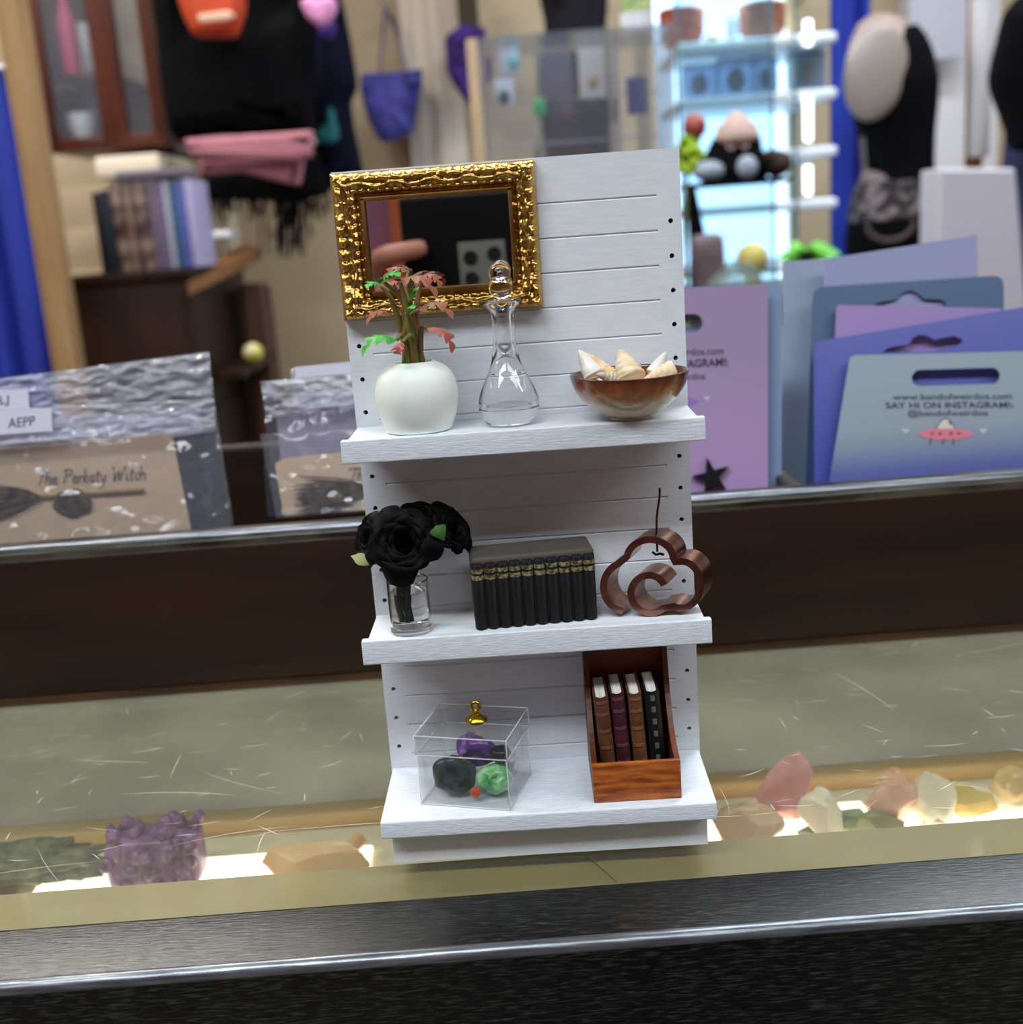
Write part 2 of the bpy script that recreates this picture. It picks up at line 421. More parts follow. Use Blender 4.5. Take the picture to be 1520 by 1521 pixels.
SM = lambda n, a, b, s=60, **k: M(n, a, k.pop('rough', .25), nz=(s, .35, .65), hex2=b, **k)
amth = SM('amethyst', '#5a2a62', '#9a6aa2', 130, sss=.3)
c = at(230, 1272, z=-.047); c.z = -.06
mb = MB(); cbox(mb, 0, 0.001, 0, .001, 0, .001)
q = MB(); rr = random.Random(5)
q.box(c+Vector((0, .002, .0125)), (.0365, .018, .022), CR, .005, 3)
for i in range(46):
    u, v = rr.uniform(-1, 1), rr.uniform(0, 1)
    onf = rr.random() < .6
    d = Vector((u*.0172, -.0072+(.017*v if not onf else 0), .004+(v*.018 if onf else .0205)))
    q.ico(c+d, (rr.uniform(.002, .0036),)*2+(rr.uniform(.0025, .004),), 1, 0, 1, i)
solo('amethyst_cluster', q, amth, 'knobbly purple amethyst block under the glass', 'stone', smooth=50)
mossm = SM('moss_stone', '#2f3a26', '#7a7a58', 160, rough=.7)
stone('mossy_stone', 25, 1292, (.036, .010, .008), mossm, 'dark mossy green stone at the left edge under the glass', 11, amp=.5, freq=4, facet=0)
peach = SM('peach_stone', '#dcae7c', '#e6c49a', 40, sss=.5)
stone('peach_crystal', 462, 1283, (.024, .008, .009), peach, 'long pale peach crystal lying under the glass left of the shelf', 12, amp=.12, facet=9, rot=-.1)
mb = MB().tube([at(497, 1287, z=-.052), at(535, 1246, z=-.05)], [.0028, .0032], 6); 
solo('cream_stick_crystal', mb, peach, 'slim cream crystal stick leaning beside the peach crystal', 'stone')
rose = SM('rose_quartz', '#dd8f90', '#efb2b4', 70, sss=.5, rough=.35)
s0 = at(1165, 1176, z=-.0435)
mb = MB().ico(Vector((s0.x, s0.y, -.0602+.0168)), (.0108, .009, .0165), 4, .2, 1.5, 21, Matrix.Rotation(.3, 3, 'Y'), 7)
solo('rose_quartz', mb, rose, 'upright pink rose quartz chunk standing highest under the glass', 'stone', smooth=30)
white_st = SM('white_stone', '#ecdfcb', '#f6ecdc', 40, sss=.4)
stone('cream_round_stone', 1112, 1232, (.0135, .010, .008), SM('beige_stone', '#cfa884', '#dfc09c', 30), 'round beige stone under the glass just right of the white shelf', 22, facet=2)
stone('white_block_stone', 1222, 1215, (.0095, .008, .0105), white_st, 'white angular stone right behind the rose quartz', 23, facet=9)
gr = SM('green_fluorite', '#5f7030', '#8e9a5a', 70, sss=.3)
stone('green_fluorite', 1262, 1222, (.006, .005, .006), gr, 'small dark green stone beside the white angular stone', 24, facet=8)
stone('olive_fluorite', 1300, 1224, (.011, .007, .0055), SM('olive_fl', '#74743f', '#a09a62', 60), 'flat olive green stone lying under the glass', 25, facet=8)
stone('pale_pink_stone', 1325, 1192, (.011, .008, .0115), SM('pale_pink', '#e0a68c', '#efc8b6', 60, sss=.4), 'pale pink rounded stone against the wooden rail', 26, facet=3, z0=-.0602)
stone('white_cube_stone', 1385, 1187, (.0095, .008, .0125), white_st, 'white blocky stone right of the pale pink stone', 27, facet=10)
stone('pink_pebble', 1382, 1212, (.008, .006, .0045), SM('pinkpeb', '#d9a99c', '#e6c4ba', 60), 'small pink pebble in front of the white blocky stone', 28, facet=3)
stone('honey_calcite', 1438, 1196, (.014, .007, .006), SM('honey', '#d0a840', '#e6cb80', 50, sss=.4), 'honey yellow stone lying under the glass at the right', 29, facet=8, rot=-.3)
stone('ivory_slab_stone', 1474, 1186, (.017, .006, .007), SM('ivory', '#eadbb4', '#f3e8cb', 40), 'long ivory slab stone at the right edge under the glass', 30, facet=8, rot=-.35)
stone('tan_disc_stone', 1500, 1180, (.010, .007, .010), SM('tan_disc', '#d3ad72', '#e2c38e', 40), 'tan disc stone at the far right against the rail', 31, facet=3)
stone('teal_chip_stone', 1218, 1236, (.009, .004, .003), SM('teal_chip', '#4f6057', '#8b9a8c', 90), 'dark teal stone chip lying in front of the white angular stone', 32, facet=8)

# ------------------------------------------------------------ dark wooden tray behind the shelf unit
tray_m = M('tray_wood', '#180c05', .5, spec=.25, nz=(30, .35, .68), hex2='#29160a', bump=(60, .4, .0008), st=(.3, 2, 2))
worn_m = M('tray_worn', '#1b1511', .3, nz=(90, .42, .66), hex2='#4a443f', bump=(120, .6, .0008), st=(.35, 1, 1))
grey_in = M('tray_inside', '#2b2724', .5, nz=(50, .3, .7), hex2='#3a3531')
tray = thing('wooden_tray', 'long dark brown wooden tray holding cards and bags on the counter', 'tray', (0, .2, .0))
TY, TT = .1235, .0705
mb = MB(); cbox(mb, -.62, .62, TY, TY+.012, .0008, TT-.004, .0015, 2); part('front_board', mb, tray_m, tray)
mb = MB(); cbox(mb, -.62, .62, TY-.0006, TY+.0126, TT-.009, TT, .0055, 6); part('front_rim', mb, worn_m, tray, label='worn shiny top edge of the front board')
mb = MB().tube([cpt(-.62, TY+.0016, TT-.0022), cpt(.62, TY+.0016, TT-.0022)], .0026, 16); part('worn_highlight_edge', mb, MATS['worn_black_highlight'], tray, smooth=True)  # same pale strip paints the highlight along the worn tray rim
mb = MB(); cbox(mb, -.62, .62, TY-.001, TY+.002, .0004, .0042, .001, 2); part('bottom_edge', mb, M('tray_gold', '#2a1809', .4, nz=(60, .4, .6), hex2='#42290f', st=(.3, 1, 1)), tray, label='lighter worn bottom edge')
mb = MB(); cbox(mb, -.62, .62, TY+.1755, TY+.188, .0008, TT+.006, .003, 3); part('back_board', mb, tray_m, tray)
mb = MB(); cbox(mb, -.608, .608, TY+.0125, TY+.175, .0008, .006); part('bottom_board', mb, grey_in, tray)
for sx in (-1, 1):
    mb = MB(); cbox(mb, sx*.614-.006, sx*.614+.006, TY+.0125, TY+.175, .0008, TT, .002); part('end_board', mb, tray_m, tray)
xd = at(1194, 712, z=TT).x; xd2 = at(354, 750, z=TT).x
for xx in (xd,):
    mb = MB(); cbox(mb, xx-.0035, xx+.0035, TY+.0126, TY+.175, .006, TT-.001, .002); part('divider', mb, grey_in, tray)
# ------------------------------------------------------------ the white miniature shelf unit
W, ZT = .05, .20335
Z1, Z2, Z3 = .12939, .06961, .01723
HX, H0, HP = .04685, .18316, .00992
unit = thing('shelf_unit', 'white painted miniature wooden shelf unit with three shelves on the counter', 'shelf', (0, 0, 0))
b = bmesh.new()
XM = .0430                      # inner limit of the drilled margins
zc = [H0-i*HP for i in range(-1, 19)]
def quad(b, *P): b.faces.new([b.verts.new(p) for p in P])
def cell(b, xc, z, w, h, hole, x0, x1):
    z0, z1 = z-h/2, z+h/2
    if not hole: quad(b, (x0, 0, z0), (x1, 0, z0), (x1, 0, z1), (x0, 0, z1)); return
    n = 16; r = .00072; C = []; S = []
    for k in range(n):
        a = 2*PI*k/n; c, s_ = math.cos(a), math.sin(a); q = 1/max(abs(c), abs(s_))
        S.append((max(x0, min(x1, xc+q*c*w/2)) if abs(c) < .999 else (x1 if c > 0 else x0), 0, z+q*s_*h/2)); C.append((xc+r*c, 0, z+r*s_))
    S = [((x1 if p[0] > xc+w/2-1e-6 else x0 if p[0] < xc-w/2+1e-6 else p[0]), 0, p[2]) for p in S]
    for k in range(n):
        j = (k+1) % n
        quad(b, S[k], S[j], C[j], C[k])
        quad(b, C[k], C[j], (C[j][0], .0035, C[j][2]), (C[k][0], .0035, C[k][2]))
    f = b.faces.new([b.verts.new((p[0], .0035, p[2])) for p in C]); f.material_index = 1
for sx in (-1, 1):
    x0, x1 = (XM, W) if sx > 0 else (-W, -XM); xc = sx*HX
    ztop = zc[1]+HP/2
    quad(b, (x0, 0, ztop), (x1, 0, ztop), (x1, 0, ZT), (x0, 0, ZT))
    zlow = ztop
    for i in range(1, 19):
        if zc[i]-HP/2 < 0: break
        cell(b, xc, zc[i], 2*min(x1-xc, xc-x0), HP, True, x0, x1); zlow = zc[i]-HP/2
    quad(b, (x0, 0, 0), (x1, 0, 0), (x1, 0, zlow), (x0, 0, zlow))
gz = [z+.74*HP for z in zc[1:]]; gd, gh = .0004, .00040
zz = ZT
gr_rnd = random.Random(4)
for g in gz:
    if g < .003: break
    quad(b, (-XM, 0, g+gh), (XM, 0, g+gh), (XM, 0, zz), (-XM, 0, zz))
    quad(b, (-XM, 0, g+gh), (XM, 0, g+gh), (XM, gd, g+gh*.3), (-XM, gd, g+gh*.3))
    quad(b, (-XM, 0, g-gh), (XM, 0, g-gh), (XM, gd, g-gh*.3), (-XM, gd, g-gh*.3))
    f = quad(b, (-XM, gd, g-gh*.3), (XM, gd, g-gh*.3), (XM, gd, g+gh*.3), (-XM, gd, g+gh*.3))
    for sx in (-1, 1): quad(b, (sx*XM, 0, g+gh), (sx*XM, gd, g+gh*.3), (sx*XM, gd, g-gh*.3), (sx*XM, 0, g-gh))
    zz = g-gh
quad(b, (-XM, 0, 0), (XM, 0, 0), (XM, 0, zz), (-XM, 0, zz))
D = .0055
quad(b, (-W, D, 0), (W, D, 0), (W, D, ZT), (-W, D, ZT))
for sx in (-1, 1): quad(b, (sx*W, 0, 0), (sx*W, D, 0), (sx*W, D, ZT), (sx*W, 0, ZT))
quad(b, (-W, 0, ZT), (W, 0, ZT), (W, D, ZT), (-W, D, ZT)); quad(b, (-W, 0, 0), (W, 0, 0), (W, D, 0), (-W, D, 0))
bmesh.ops.remove_doubles(b, verts=b.verts, dist=1e-6)
mb = MB(); mb.bm.free(); mb.bm = b
part('back_panel', mb, [white_paint, hole_dark], unit, smooth=False, label='grooved back panel with peg holes down both edges')
for z, d, fh in ((Z1, .0243, .0068), (Z2, .0244, .0075)):
    part('shelf_board', MB().bx(-W+.0003, W-.0003, -d+.0028, -.0001, z-.0042, z-.0002, .0003), white_paint, unit)
    part('front_trim', MB().bx(-W-.0015, W+.0015, -d, -d+.0029, z-fh, z, .0005, 3).noise(.00012, 160, 2), white_edge, unit)
bb = MB()
def bbf(u, v): return None
bb.bx(-W+.0004, W-.0004, -.0362, -.0001, Z3-.0056, Z3, .0007, 3)
part('base_board', bb, white_edge, unit)
part('plinth', MB().bx(-W+.0025, W-.0025, -.0300, -.0001, .0002, Z3-.0057, .0003), white_paint, unit)

# ------------------------------------------------------------ gold framed mirror on the back panel
gold = M('gold', '#d2ae66', .3, 1, nz=(120, .3, .75), hex2='#a07a3c')
mir = thing('framed_mirror', 'small mirror in an ornate gold frame on the white back panel', 'mirror', (-.0207, -.0005, .1612))
FX0, FX1, FZ0, FZ1 = -.0501, .0086, .1612, .2028
OX0, OX1, OZ0, OZ1 = -.0418, .0014, .1681, .1957
def fheight(x, z):
    ds = [((x-FX0)/(OX0-FX0), z-FZ0, 0), ((FX1-x)/(FX1-OX1), z-FZ0, 1), ((z-FZ0)/(OZ0-FZ0), x-FX0, 2), ((FZ1-z)/(FZ1-OZ1), x-FX0, 3)]
    u, s, k = min(ds); u = max(0, min(1, u))
    base = .0012+.0026*math.sin(PI*min(1, u*1.15))**.7
    h = base
    nv = noise.noise(Vector((x*420, z*420, k*5)))
    if u < .40:
        h += .0015*(abs(math.sin(PI*s/.0034+nv*.9))**.7)*math.sin(PI*min(1, u/.40))**.6
    elif u < .66:
        w = math.sin(2*PI*s/.0105); v = (u-.53)/.13
        h += .0010*max(0, 1-abs(v-w*.6)*1.6)+.0007*nv
    elif u < .90:
        h += .0013*(abs(math.sin(PI*s/.0025+.6*nv))**.6)*math.sin(PI*(u-.66)/.24)
    else: h += .0006
    dc = min(math.hypot(x-cx, z-cz) for cx in (FX0+.004, FX1-.0035) for cz in (FZ0+.0035, FZ1-.0032))
    if dc < .0055: h += .0009*(1-dc/.0055)*abs(math.cos(900*dc))+.0004
    h += .00035*noise.noise(Vector((x*900, z*900, 3)))
    return h
b = bmesh.new(); NX, NZ = 210, 150; xs = [FX0+(FX1-FX0)*i/NX for i in range(NX+1)]; zs = [FZ0+(FZ1-FZ0)*j/NZ for j in range(NZ+1)]
for arr, vals in ((xs, (OX0, OX1)), (zs, (OZ0, OZ1))):
    for v in vals:
        k = min(range(len(arr)), key=lambda i: abs(arr[i]-v)); arr[k] = v
V = {}
def gv(i, j):
    if (i, j) not in V: V[i, j] = b.verts.new((xs[i], -.0004-fheight(xs[i], zs[j]), zs[j]))
    return V[i, j]
for i in range(NX):
    for j in range(NZ):
        xm, zm = (xs[i]+xs[i+1])/2, (zs[j]+zs[j+1])/2
        if OX0 < xm < OX1 and OZ0 < zm < OZ1: continue
        b.faces.new((gv(i, j), gv(i+1, j), gv(i+1, j+1), gv(i, j+1)))
bed = [e for e in b.edges if e.is_boundary]
r = bmesh.ops.extrude_edge_only(b, edges=bed)
for v in [g for g in r['geom'] if isinstance(g, bmesh.types.BMVert)]: v.co.y = -.0003
mb = MB(); mb.bm.free(); mb.bm = b
part('frame', mb, gold, mir, smooth=True)
mb = MB()
for x0, x1, z0, z1 in ((OX0-.0001, OX1+.0001, OZ0-.0001, OZ0+.0011), (OX0-.0001, OX1+.0001, OZ1-.0011, OZ1+.0001), (OX0-.0001, OX0+.0011, OZ0, OZ1), (OX1-.0011, OX1+.0001, OZ0, OZ1)):
    mb.bx(x0, x1, -.0034, -.0004, z0, z1, .0003)
part('inner_lip', mb, gold, mir)
part('mirror_glass', MB().bx(OX0-.0001, OX1+.0001, -.0016, -.0004, OZ0-.0001, OZ1+.0001), M('mirror', '#d8d8d8', .015, 1), mir, smooth=False)

# ------------------------------------------------------------ top shelf: white vase with a plant
vz = Z1
VC = Vector((-.0298, -.0125, vz))
vase_m = M('vase_white', '#e3e9e2', .42, sss=.35, spec=.35)
k = .0119
prof = [(0, 0), (.0088, 0), (.0097, .0008), (.0110, .0040), (.0119, .0085), (.0119, .0120), (.0108, .0158), (.0086, .0182), (.0062, .0195), (.0054, .0198), (.0049, .0194), (.0050, .0180), (.0085, .0150), (.0100, .0090), (.0080, .0015), (0, .0015)]
prof = [(p.x, p.y) for p in cr([Vector((a, c_, 0)) for a, c_ in prof], 4)]
solo('round_vase', MB().lathe([(max(0, a), max(0, c_)) for a, c_ in prof], VC, 48, cap=False), vase_m, 'round white matte vase holding the red and green plant', 'vase', smooth=True)
plant = thing('artificial_plant', 'tiny red and green leafy plant in the round white vase', 'plant', VC+Vector((0, 0, .0017)))
stem_g = M('stem_green', '#4c7a2a', .45, nz=(160, .4, .6), hex2='#7a4a32'); stem_r = M('stem_red', '#7e4a34', .45, nz=(160, .4, .6), hex2='#6c6a30')
leaf_g = M('leaf_green', '#3f9a3c', .45, nz=(200, .4, .6), hex2='#5cb84e'); leaf_r = M('leaf_red', '#b0524c', .45, nz=(160, .35, .65), hex2='#8c6a48')
def fern(base, tip, w, drop, up=Vector((0, -.35, 1)), lob=4):
    """a lobed leaf folded along its midrib"""
    b = bmesh.new(); ax = tip-base; L = ax.length; t = ax.normalized(); sd = t.cross(up).normalized(); nn = sd.cross(t).normalized()
    N = lob*6; mid = []
    for i in range(N+1):
        u = i/N; mid.append(base+ax*u+nn*(drop*L*(math.sin(PI*u)*.6-u*u*.5)))
    def half(u):
        e = math.sin(PI*min(1, (u*.86+.10)))**.7; ph = (u*lob) % 1
        return w*e*(.22+.95*math.sin(PI*min(1, ph*1.02))**.9)
    for sg in (-1, 1):
        for i in range(N):
            u0, u1 = i/N, (i+1)/N
            f0 = mid[i]+sd*sg*half(u0)+t*half(u0)*.6-nn*half(u0)*.25; f1 = mid[i+1]+sd*sg*half(u1)+t*half(u1)*.6-nn*half(u1)*.25
            b.faces.new([b.verts.new(q) for q in (mid[i], f0, f1, mid[i+1])])
    bmesh.ops.remove_doubles(b, verts=b.verts, dist=1e-7)
    return b
mouth = VC+Vector((0, 0, .0195))
# (leaf start px, leaf tip px, depth y, stem bend, colours, leaf width)
LV = [((570, 419), (590, 405), -.017, 'g', 'g', .0022, 0), ((566, 424), (546, 423), -.014, 'r', 'g', .0020, 0), ((594, 418), (650, 430), -.018, 'r', 'r', .0026, 0), ((596, 421), (577, 424), -.010, 'r', 'r', .0016, 0),
      ((622, 460), (672, 462), -.018, 'r', 'r', .0026, 0), ((634, 487), (676, 515), -.019, 'r', 'r', .0024, 0), ((582, 467), (544, 474), -.012, 'r', 'r', .0020, 0), ((590, 505), (536, 518), -.019, 'g', 'g', .0032, 0),
      ((598, 508), (590, 523), -.022, 'g', 'r', .0020, 0), ((612, 446), (616, 428), -.013, 'g', 'g', .0018, 0), ((604, 466), (612, 455), -.021, 'g', 'g', .0017, 0), ((628, 409), (655, 420), -.009, 'r', 'r', .0020, 0), ((606, 402), (570, 408), -.006, 'r', 'r', .0020, 0)]
for i, (s_, t_, y, cs, cl, w, _) in enumerate(LV):
    S = at(*s_, y=y); T = at(*t_, y=y-.002)
    foot = mouth+Vector((math.cos(i*2.4)*.0026, math.sin(i*2.4)*.0026, 0))
    low = VC+Vector((math.cos(i*2.4)*.002, math.sin(i*2.4)*.002, .004))
    mid = foot.lerp(S, .55)+Vector((0, 0, .004)); mid.x = foot.x+(S.x-foot.x)*.42
    st = part('stem', MB().tube(cr([low, foot, mid, S], 5), [.00085]*6+[.0008]*6+[.0006]*3+[.0005], 7), stem_g if cs == 'g' else stem_r, plant, smooth=True)
    mb = MB().add(fern(S, T, w, .5))
    part('leaf', mb, leaf_g if cl == 'g' else leaf_r, st, smooth=60, label=('green' if cl == 'g' else 'red')+' lobed leaf')

# ------------------------------------------------------------ decanter
clear = M('clear_glass', '#ffffff', .0, trans=1, ior=1.46)
thin_glass = THIN('thin_glass', '#f6f6f6', .02, 1.5, .004, '#ececec')
DC = Vector((-.0034, -.0128, Z1))
def zz_(py): return (637-py)/5.36/1000
dec = thing('glass_decanter', 'clear glass decanter with ball stopper on the top shelf', 'decanter', DC)
P = [(0, 636), (.0060, 636), (.0072, 632), (.0086, 617), (.0088, 604), (.0081, 588), (.0066, 570), (.0050, 553), (.0040, 535), (.0033, 510), (.0031, 490), (.0031, 475), (.0037, 463), (.0052, 454), (.0058, 449), (.0054, 447.5)]
outer = [(max(0, p.x), p.y) for p in cr([Vector((r, zz_(y_), 0)) for r, y_ in P], 4)]
inn = [(.0046, 448), (.0036, 455), (.0021, 466), (.0019, 480), (.0020, 508), (.0024, 524), (.0038, 540), (.0056, 560), (.0072, 580), (.0079, 598), (.0079, 606), (.0074, 612), (0, 612)]
inner = [(max(0, p.x), p.y) for p in cr([Vector((r, zz_(y_), 0)) for r, y_ in inn], 4)]
part('bottle', MB().lathe(outer+inner, DC, 48, cap=False), clear, dec, smooth=True)
sz = lambda py: DC+Vector((.0006, 0, zz_(py)))
mb = MB().lathe([(0, zz_(466)), (.0018, zz_(466)), (.0019, zz_(452)), (.0030, zz_(447.2)), (.0030, zz_(446)), (.0012, zz_(445))]+[(max(0, .0034*math.sin(a)), zz_(428)-.0034*math.cos(a)) for a in [.42+i*(PI-.7)/14 for i in range(15)]]+[(max(0, .0031*math.sin(a)), zz_(407)-.0031*math.cos(a)) for a in [.3+i*(PI-.3)/14 for i in range(15)]], DC, 32, cap=False)
part('stopper', mb, clear, dec, smooth=True)

# ------------------------------------------------------------ bowl of shells
BC = Vector((.0313, -.0173, Z1))
def bowl_mat():
    mt = M('bowl_glaze', '#7a4325', .14, coat=.4); nt = mt.node_tree; N = nt.nodes; L = nt.links; b = N['Principled BSDF']
    tc = N.new('ShaderNodeTexCoord'); sp = N.new('ShaderNodeSeparateXYZ'); nz = N.new('ShaderNodeTexNoise'); nz.inputs['Scale'].default_value = 420; nz.inputs['Detail'].default_value = 6
    ad = N.new('ShaderNodeMath'); ad.operation = 'MULTIPLY_ADD'; ad.inputs[1].default_value = .0042; mr = N.new('ShaderNodeMapRange'); mr.inputs[1].default_value = .002; mr.inputs[2].default_value = .0155
    cr_ = N.new('ShaderNodeValToRGB'); e = cr_.color_ramp.elements; e[0].position = .36; e[0].color = H('#d9cdb9'); e[1].position = .95; e[1].color = H('#4a2415')
    x = e.new(.58); x.color = H('#b9835a'); x = e.new(.76); x.color = H('#8a4a27')
    L.new(tc.outputs['Object'], sp.inputs[0]); L.new(tc.outputs['Object'], nz.inputs['Vector']); L.new(nz.outputs['Fac'], ad.inputs[0]); L.new(sp.outputs[2], ad.inputs[2])
    L.new(ad.outputs[0], mr.inputs[0]); L.new(mr.outputs[0], cr_.inputs[0]); L.new(cr_.outputs[0], b.inputs['Base Color']); return mt
prof = [(0, 0), (.0056, 0), (.0060, .0007), (.0088, .0019), (.0130, .0052), (.0158, .0092), (.0168, .0126), (.0166, .0131), (.0161, .0126), (.0150, .0094), (.0122, .0056), (.0080, .0032), (0, .0024)]
solo('glazed_bowl', MB().lathe([(max(0, p.x), max(0, p.y)) for p in cr([Vector((a, c_, 0)) for a, c_ in prof], 4)], BC, 56, cap=False), bowl_mat(), 'small brown and cream glazed bowl full of seashells on the top shelf', 'bowl', smooth=True)
def shell(name, base_px, tip_px, yb, yt, r, mat, label, turns=5, depth=.14, flat=1):
    B, T = at(*base_px, y=yb), at(*tip_px, y=yt); ax = T-B; Lh = ax.length; t = ax.normalized(); u = t.orthogonal().normalized(); v = t.cross(u)
    def f(a, h):
        an = 2*PI*a; ph = (h*turns+a) % 1
        rr = r*((1-h**1.25)**.72*.92+.06)*(1+depth*(math.sin(PI*ph)**.6-.6))*(min(1, h*9+.35))
        return B+ax*h+(u*math.cos(an)+v*math.sin(an)*flat)*rr
    mb = MB().grid(f, 26, 44, True); bmesh.ops.holes_fill(mb.bm, edges=[e for e in mb.bm.edges if e.is_boundary])
    return solo(name, mb, mat, label, 'seashell', smooth=True, group='shells in the bowl')
sh_w = M('shell_white', '#ebe9e2', .35, nz=(300, .4, .6), hex2='#dedad0', sss=.2); sh_o = M('shell_orange', '#e2b47c', .35, nz=(240, .38, .6), hex2='#f0e2c8', sss=.2)
sh_t = M('shell_tan', '#d9bf92', .35, nz=(260, .36, .62), hex2='#eee0c4', sss=.2); sh_g = M('shell_grey', '#a79c88', .4, nz=(260, .4, .6), hex2='#d5c8ae')
shell('cone_shell', (884, 560), (860, 520), -.019, -.016, .0032, sh_w, 'white pointed shell at the left side of the bowl', 3, .05)
shell('spiral_shell', (898, 556), (868, 524), -.010, -.008, .0030, sh_o, 'orange tinted spiral shell behind the white pointed shell', 5)
shell('spiral_shell', (938, 566), (921, 520), -.016, -.010, .0046, sh_t, 'broad tan spiral shell in the middle of the bowl', 5, .18)
shell('smooth_shell', (970, 560), (990, 523), -.010, -.007, .0034, sh_w, 'smooth white shell at the back right of the bowl', 3, .04, .6)
shell('spiral_shell', (1004, 548), (955, 566), -.020, -.021, .0030, sh_t, 'tan ridged shell lying at the right rim of the bowl', 6, .16)
shell('spiral_shell', (912, 562), (886, 556), -.022, -.024, .0019, sh_g, 'tiny grey shell at the front of the bowl', 5, .2)
shell('orange_shell', (912, 566), (901, 543), -.014, -.013, .0030, sh_o, 'small orange shell between the white and the broad tan shells', 5, .15)

# ------------------------------------------------------------ middle shelf: black roses in a glass
black_f = M('black_fabric', '#020203', .6, spec=.10); blue_k = M('petal_edge', '#0c0e14', .7)
RC = Vector((-.0371, -.0170, Z2))
solo('glass_vase', MB().lathe([(0, 0), (.0060, 0), (.0063, .0004), (.0063, .0158), (.0060, .0160), (.0057, .0158), (.0057, .0020), (.0050, .0014), (0, .0014)], RC+Vector((0, 0, .0001)), 40, cap=False), clear, 'small clear glass cylinder vase of black roses on the middle shelf', 'vase', smooth=30)
water_m = M('water_clear', '#ffffff', 0, trans=1, ior=1.33)
solo('water', MB().lathe([(0, 0), (.0055, 0), (.0055, .0110), (0, .0110)], RC+Vector((0, 0, .0016)), 32, cap=False), water_m, 'clear water in the glass vase of black roses', 'water', smooth=30)
def bloom(c, r, facing, seed, n=17):
    rnd = random.Random(seed); f = Vector(facing).normalized(); u = f.orthogonal().normalized(); v = f.cross(u); mb = MB()
    for i in range(n):
        q = i/(n-1); an = i*2.4+rnd.uniform(-.25, .25); op = .02+q*1.2; rad = r*(.07+.44*q); ln = r*(.75+.45*q); wd = r*(.42+.42*q)
        rdir = u*math.cos(an)+v*math.sin(an); tdir = f.cross(rdir); rl = rnd.uniform(.7, 1.3)
        def pf(a, h, q=q):
            s = (a-.5)*2; wdt = wd*math.sin(PI*min(.98, .16+h*.62))*(1-.12*h*h)
            o = op*h*(.55+.5*h); up = ln*math.sin(min(1.5, h*1.15))/1.0
            base = f*(-r*.35+up*math.cos(o*.85)) + rdir*(rad*min(1, h*3)+up*math.sin(o*.85)*.75)
            cup = rdir*(-(s*s)*wdt*.55*(1-.35*q)); curl = rdir*(max(0, h-.78)*r*1.1*rl*(q > .2))-f*(max(0, h-.82)*r*1.3*rl*(q > .3))
            rip = f*(.05*r*math.sin(s*5+i)*h)
            return c+base+tdir*s*wdt+cup+curl+rip
        mb.grid(pf, 8, 9)
    mb.ico(c-f*r*.35, r*.34, 2)
    return mb
def rose_thing(name, px, y, r, facing, seed, label, leafd=None):
    c = at(*px, y=y); rt = thing(name, label, 'rose', c, 'black roses in the glass vase')
    ft = RC+Vector((random.uniform(-.002, .002), random.uniform(-.002, .002), .0035))
    neck = RC+Vector((random.uniform(-.002, .002), random.uniform(-.002, .002), .0165))
    part('bloom', bloom(c, r, facing, seed), black_f, rt, smooth=True)
    part('stem', MB().tube(cr([ft, neck, c-Vector(facing).normalized()*r*.3], 6), .00075, 7), M('stem_dark', '#22301f', .5), rt, smooth=True)
    if leafd:
        S, T = at(*leafd[0], y=leafd[2]), at(*leafd[1], y=leafd[2]-.001)
        part('leaf', MB().add(fern(S, T, leafd[3], .2, Vector((0, -1, .3)), 1)), M('rose_leaf'+leafd[4], leafd[4], .5), rt, smooth=60, label='green leaf')
rose_thing('black_rose', (602, 806), -.0215, .0088, (-.1, -1, .35), 1, 'largest black rose facing front, above the middle of the glass vase')
rose_thing('black_rose', (553, 800), -.0150, .0070, (-.9, -.55, .35), 2, 'black rose pointing left, past the edge of the white shelf', ((560, 838), (522, 826), -.0185, .0016, '#a9b27a'))
rose_thing('black_rose', (668, 790), -.0140, .0066, (.8, -.55, .45), 3, 'black rose on the right with a green leaf beside it', ((660, 803), (648, 782), -.0245, .0022, '#3f6b2e'))
rose_thing('black_rose', (621, 770), -.0105, .0062, (.1, -.35, 1), 4, 'black rose at the top back of the bunch')

# ------------------------------------------------------------ block of ten black books
bk = M('book_black', '#151316', .62, spec=.3, bump=(500, .4, .0004)); bk_top = M('book_top', '#4a453e', .6, bump=(400, .3, .0004), spec=.3); gold_b = M('gold_band', '#b3a67c', .4, .4, nz=(900, .36, .6), hex2='#4c4430')
O = Vector((-.0177, -.0205, Z2)); e1 = at(888, 921, z=Z2)-at(707, 937, z=Z2); ya = math.atan2(e1.y+.0006, e1.x); RB = Matrix.Rotation(ya, 3, 'Z')
Wb, Hb, Db = .0366, .0216, .0150
bset = thing('book_block', 'block of ten joined black miniature books with gold bands', 'books', O+Vector((0, 0, .0001)))
def bp(x, y, z): return O+RB @ Vector((x, y, z))
mb = MB(); mb.box(bp(Wb/2, Db/2+.0006, Hb/2+.0002), (Wb, Db, Hb), RB, .0016, 4)
part('block', mb, bk_top, bset, label='rounded dark grey top and body')
pw = Wb/10
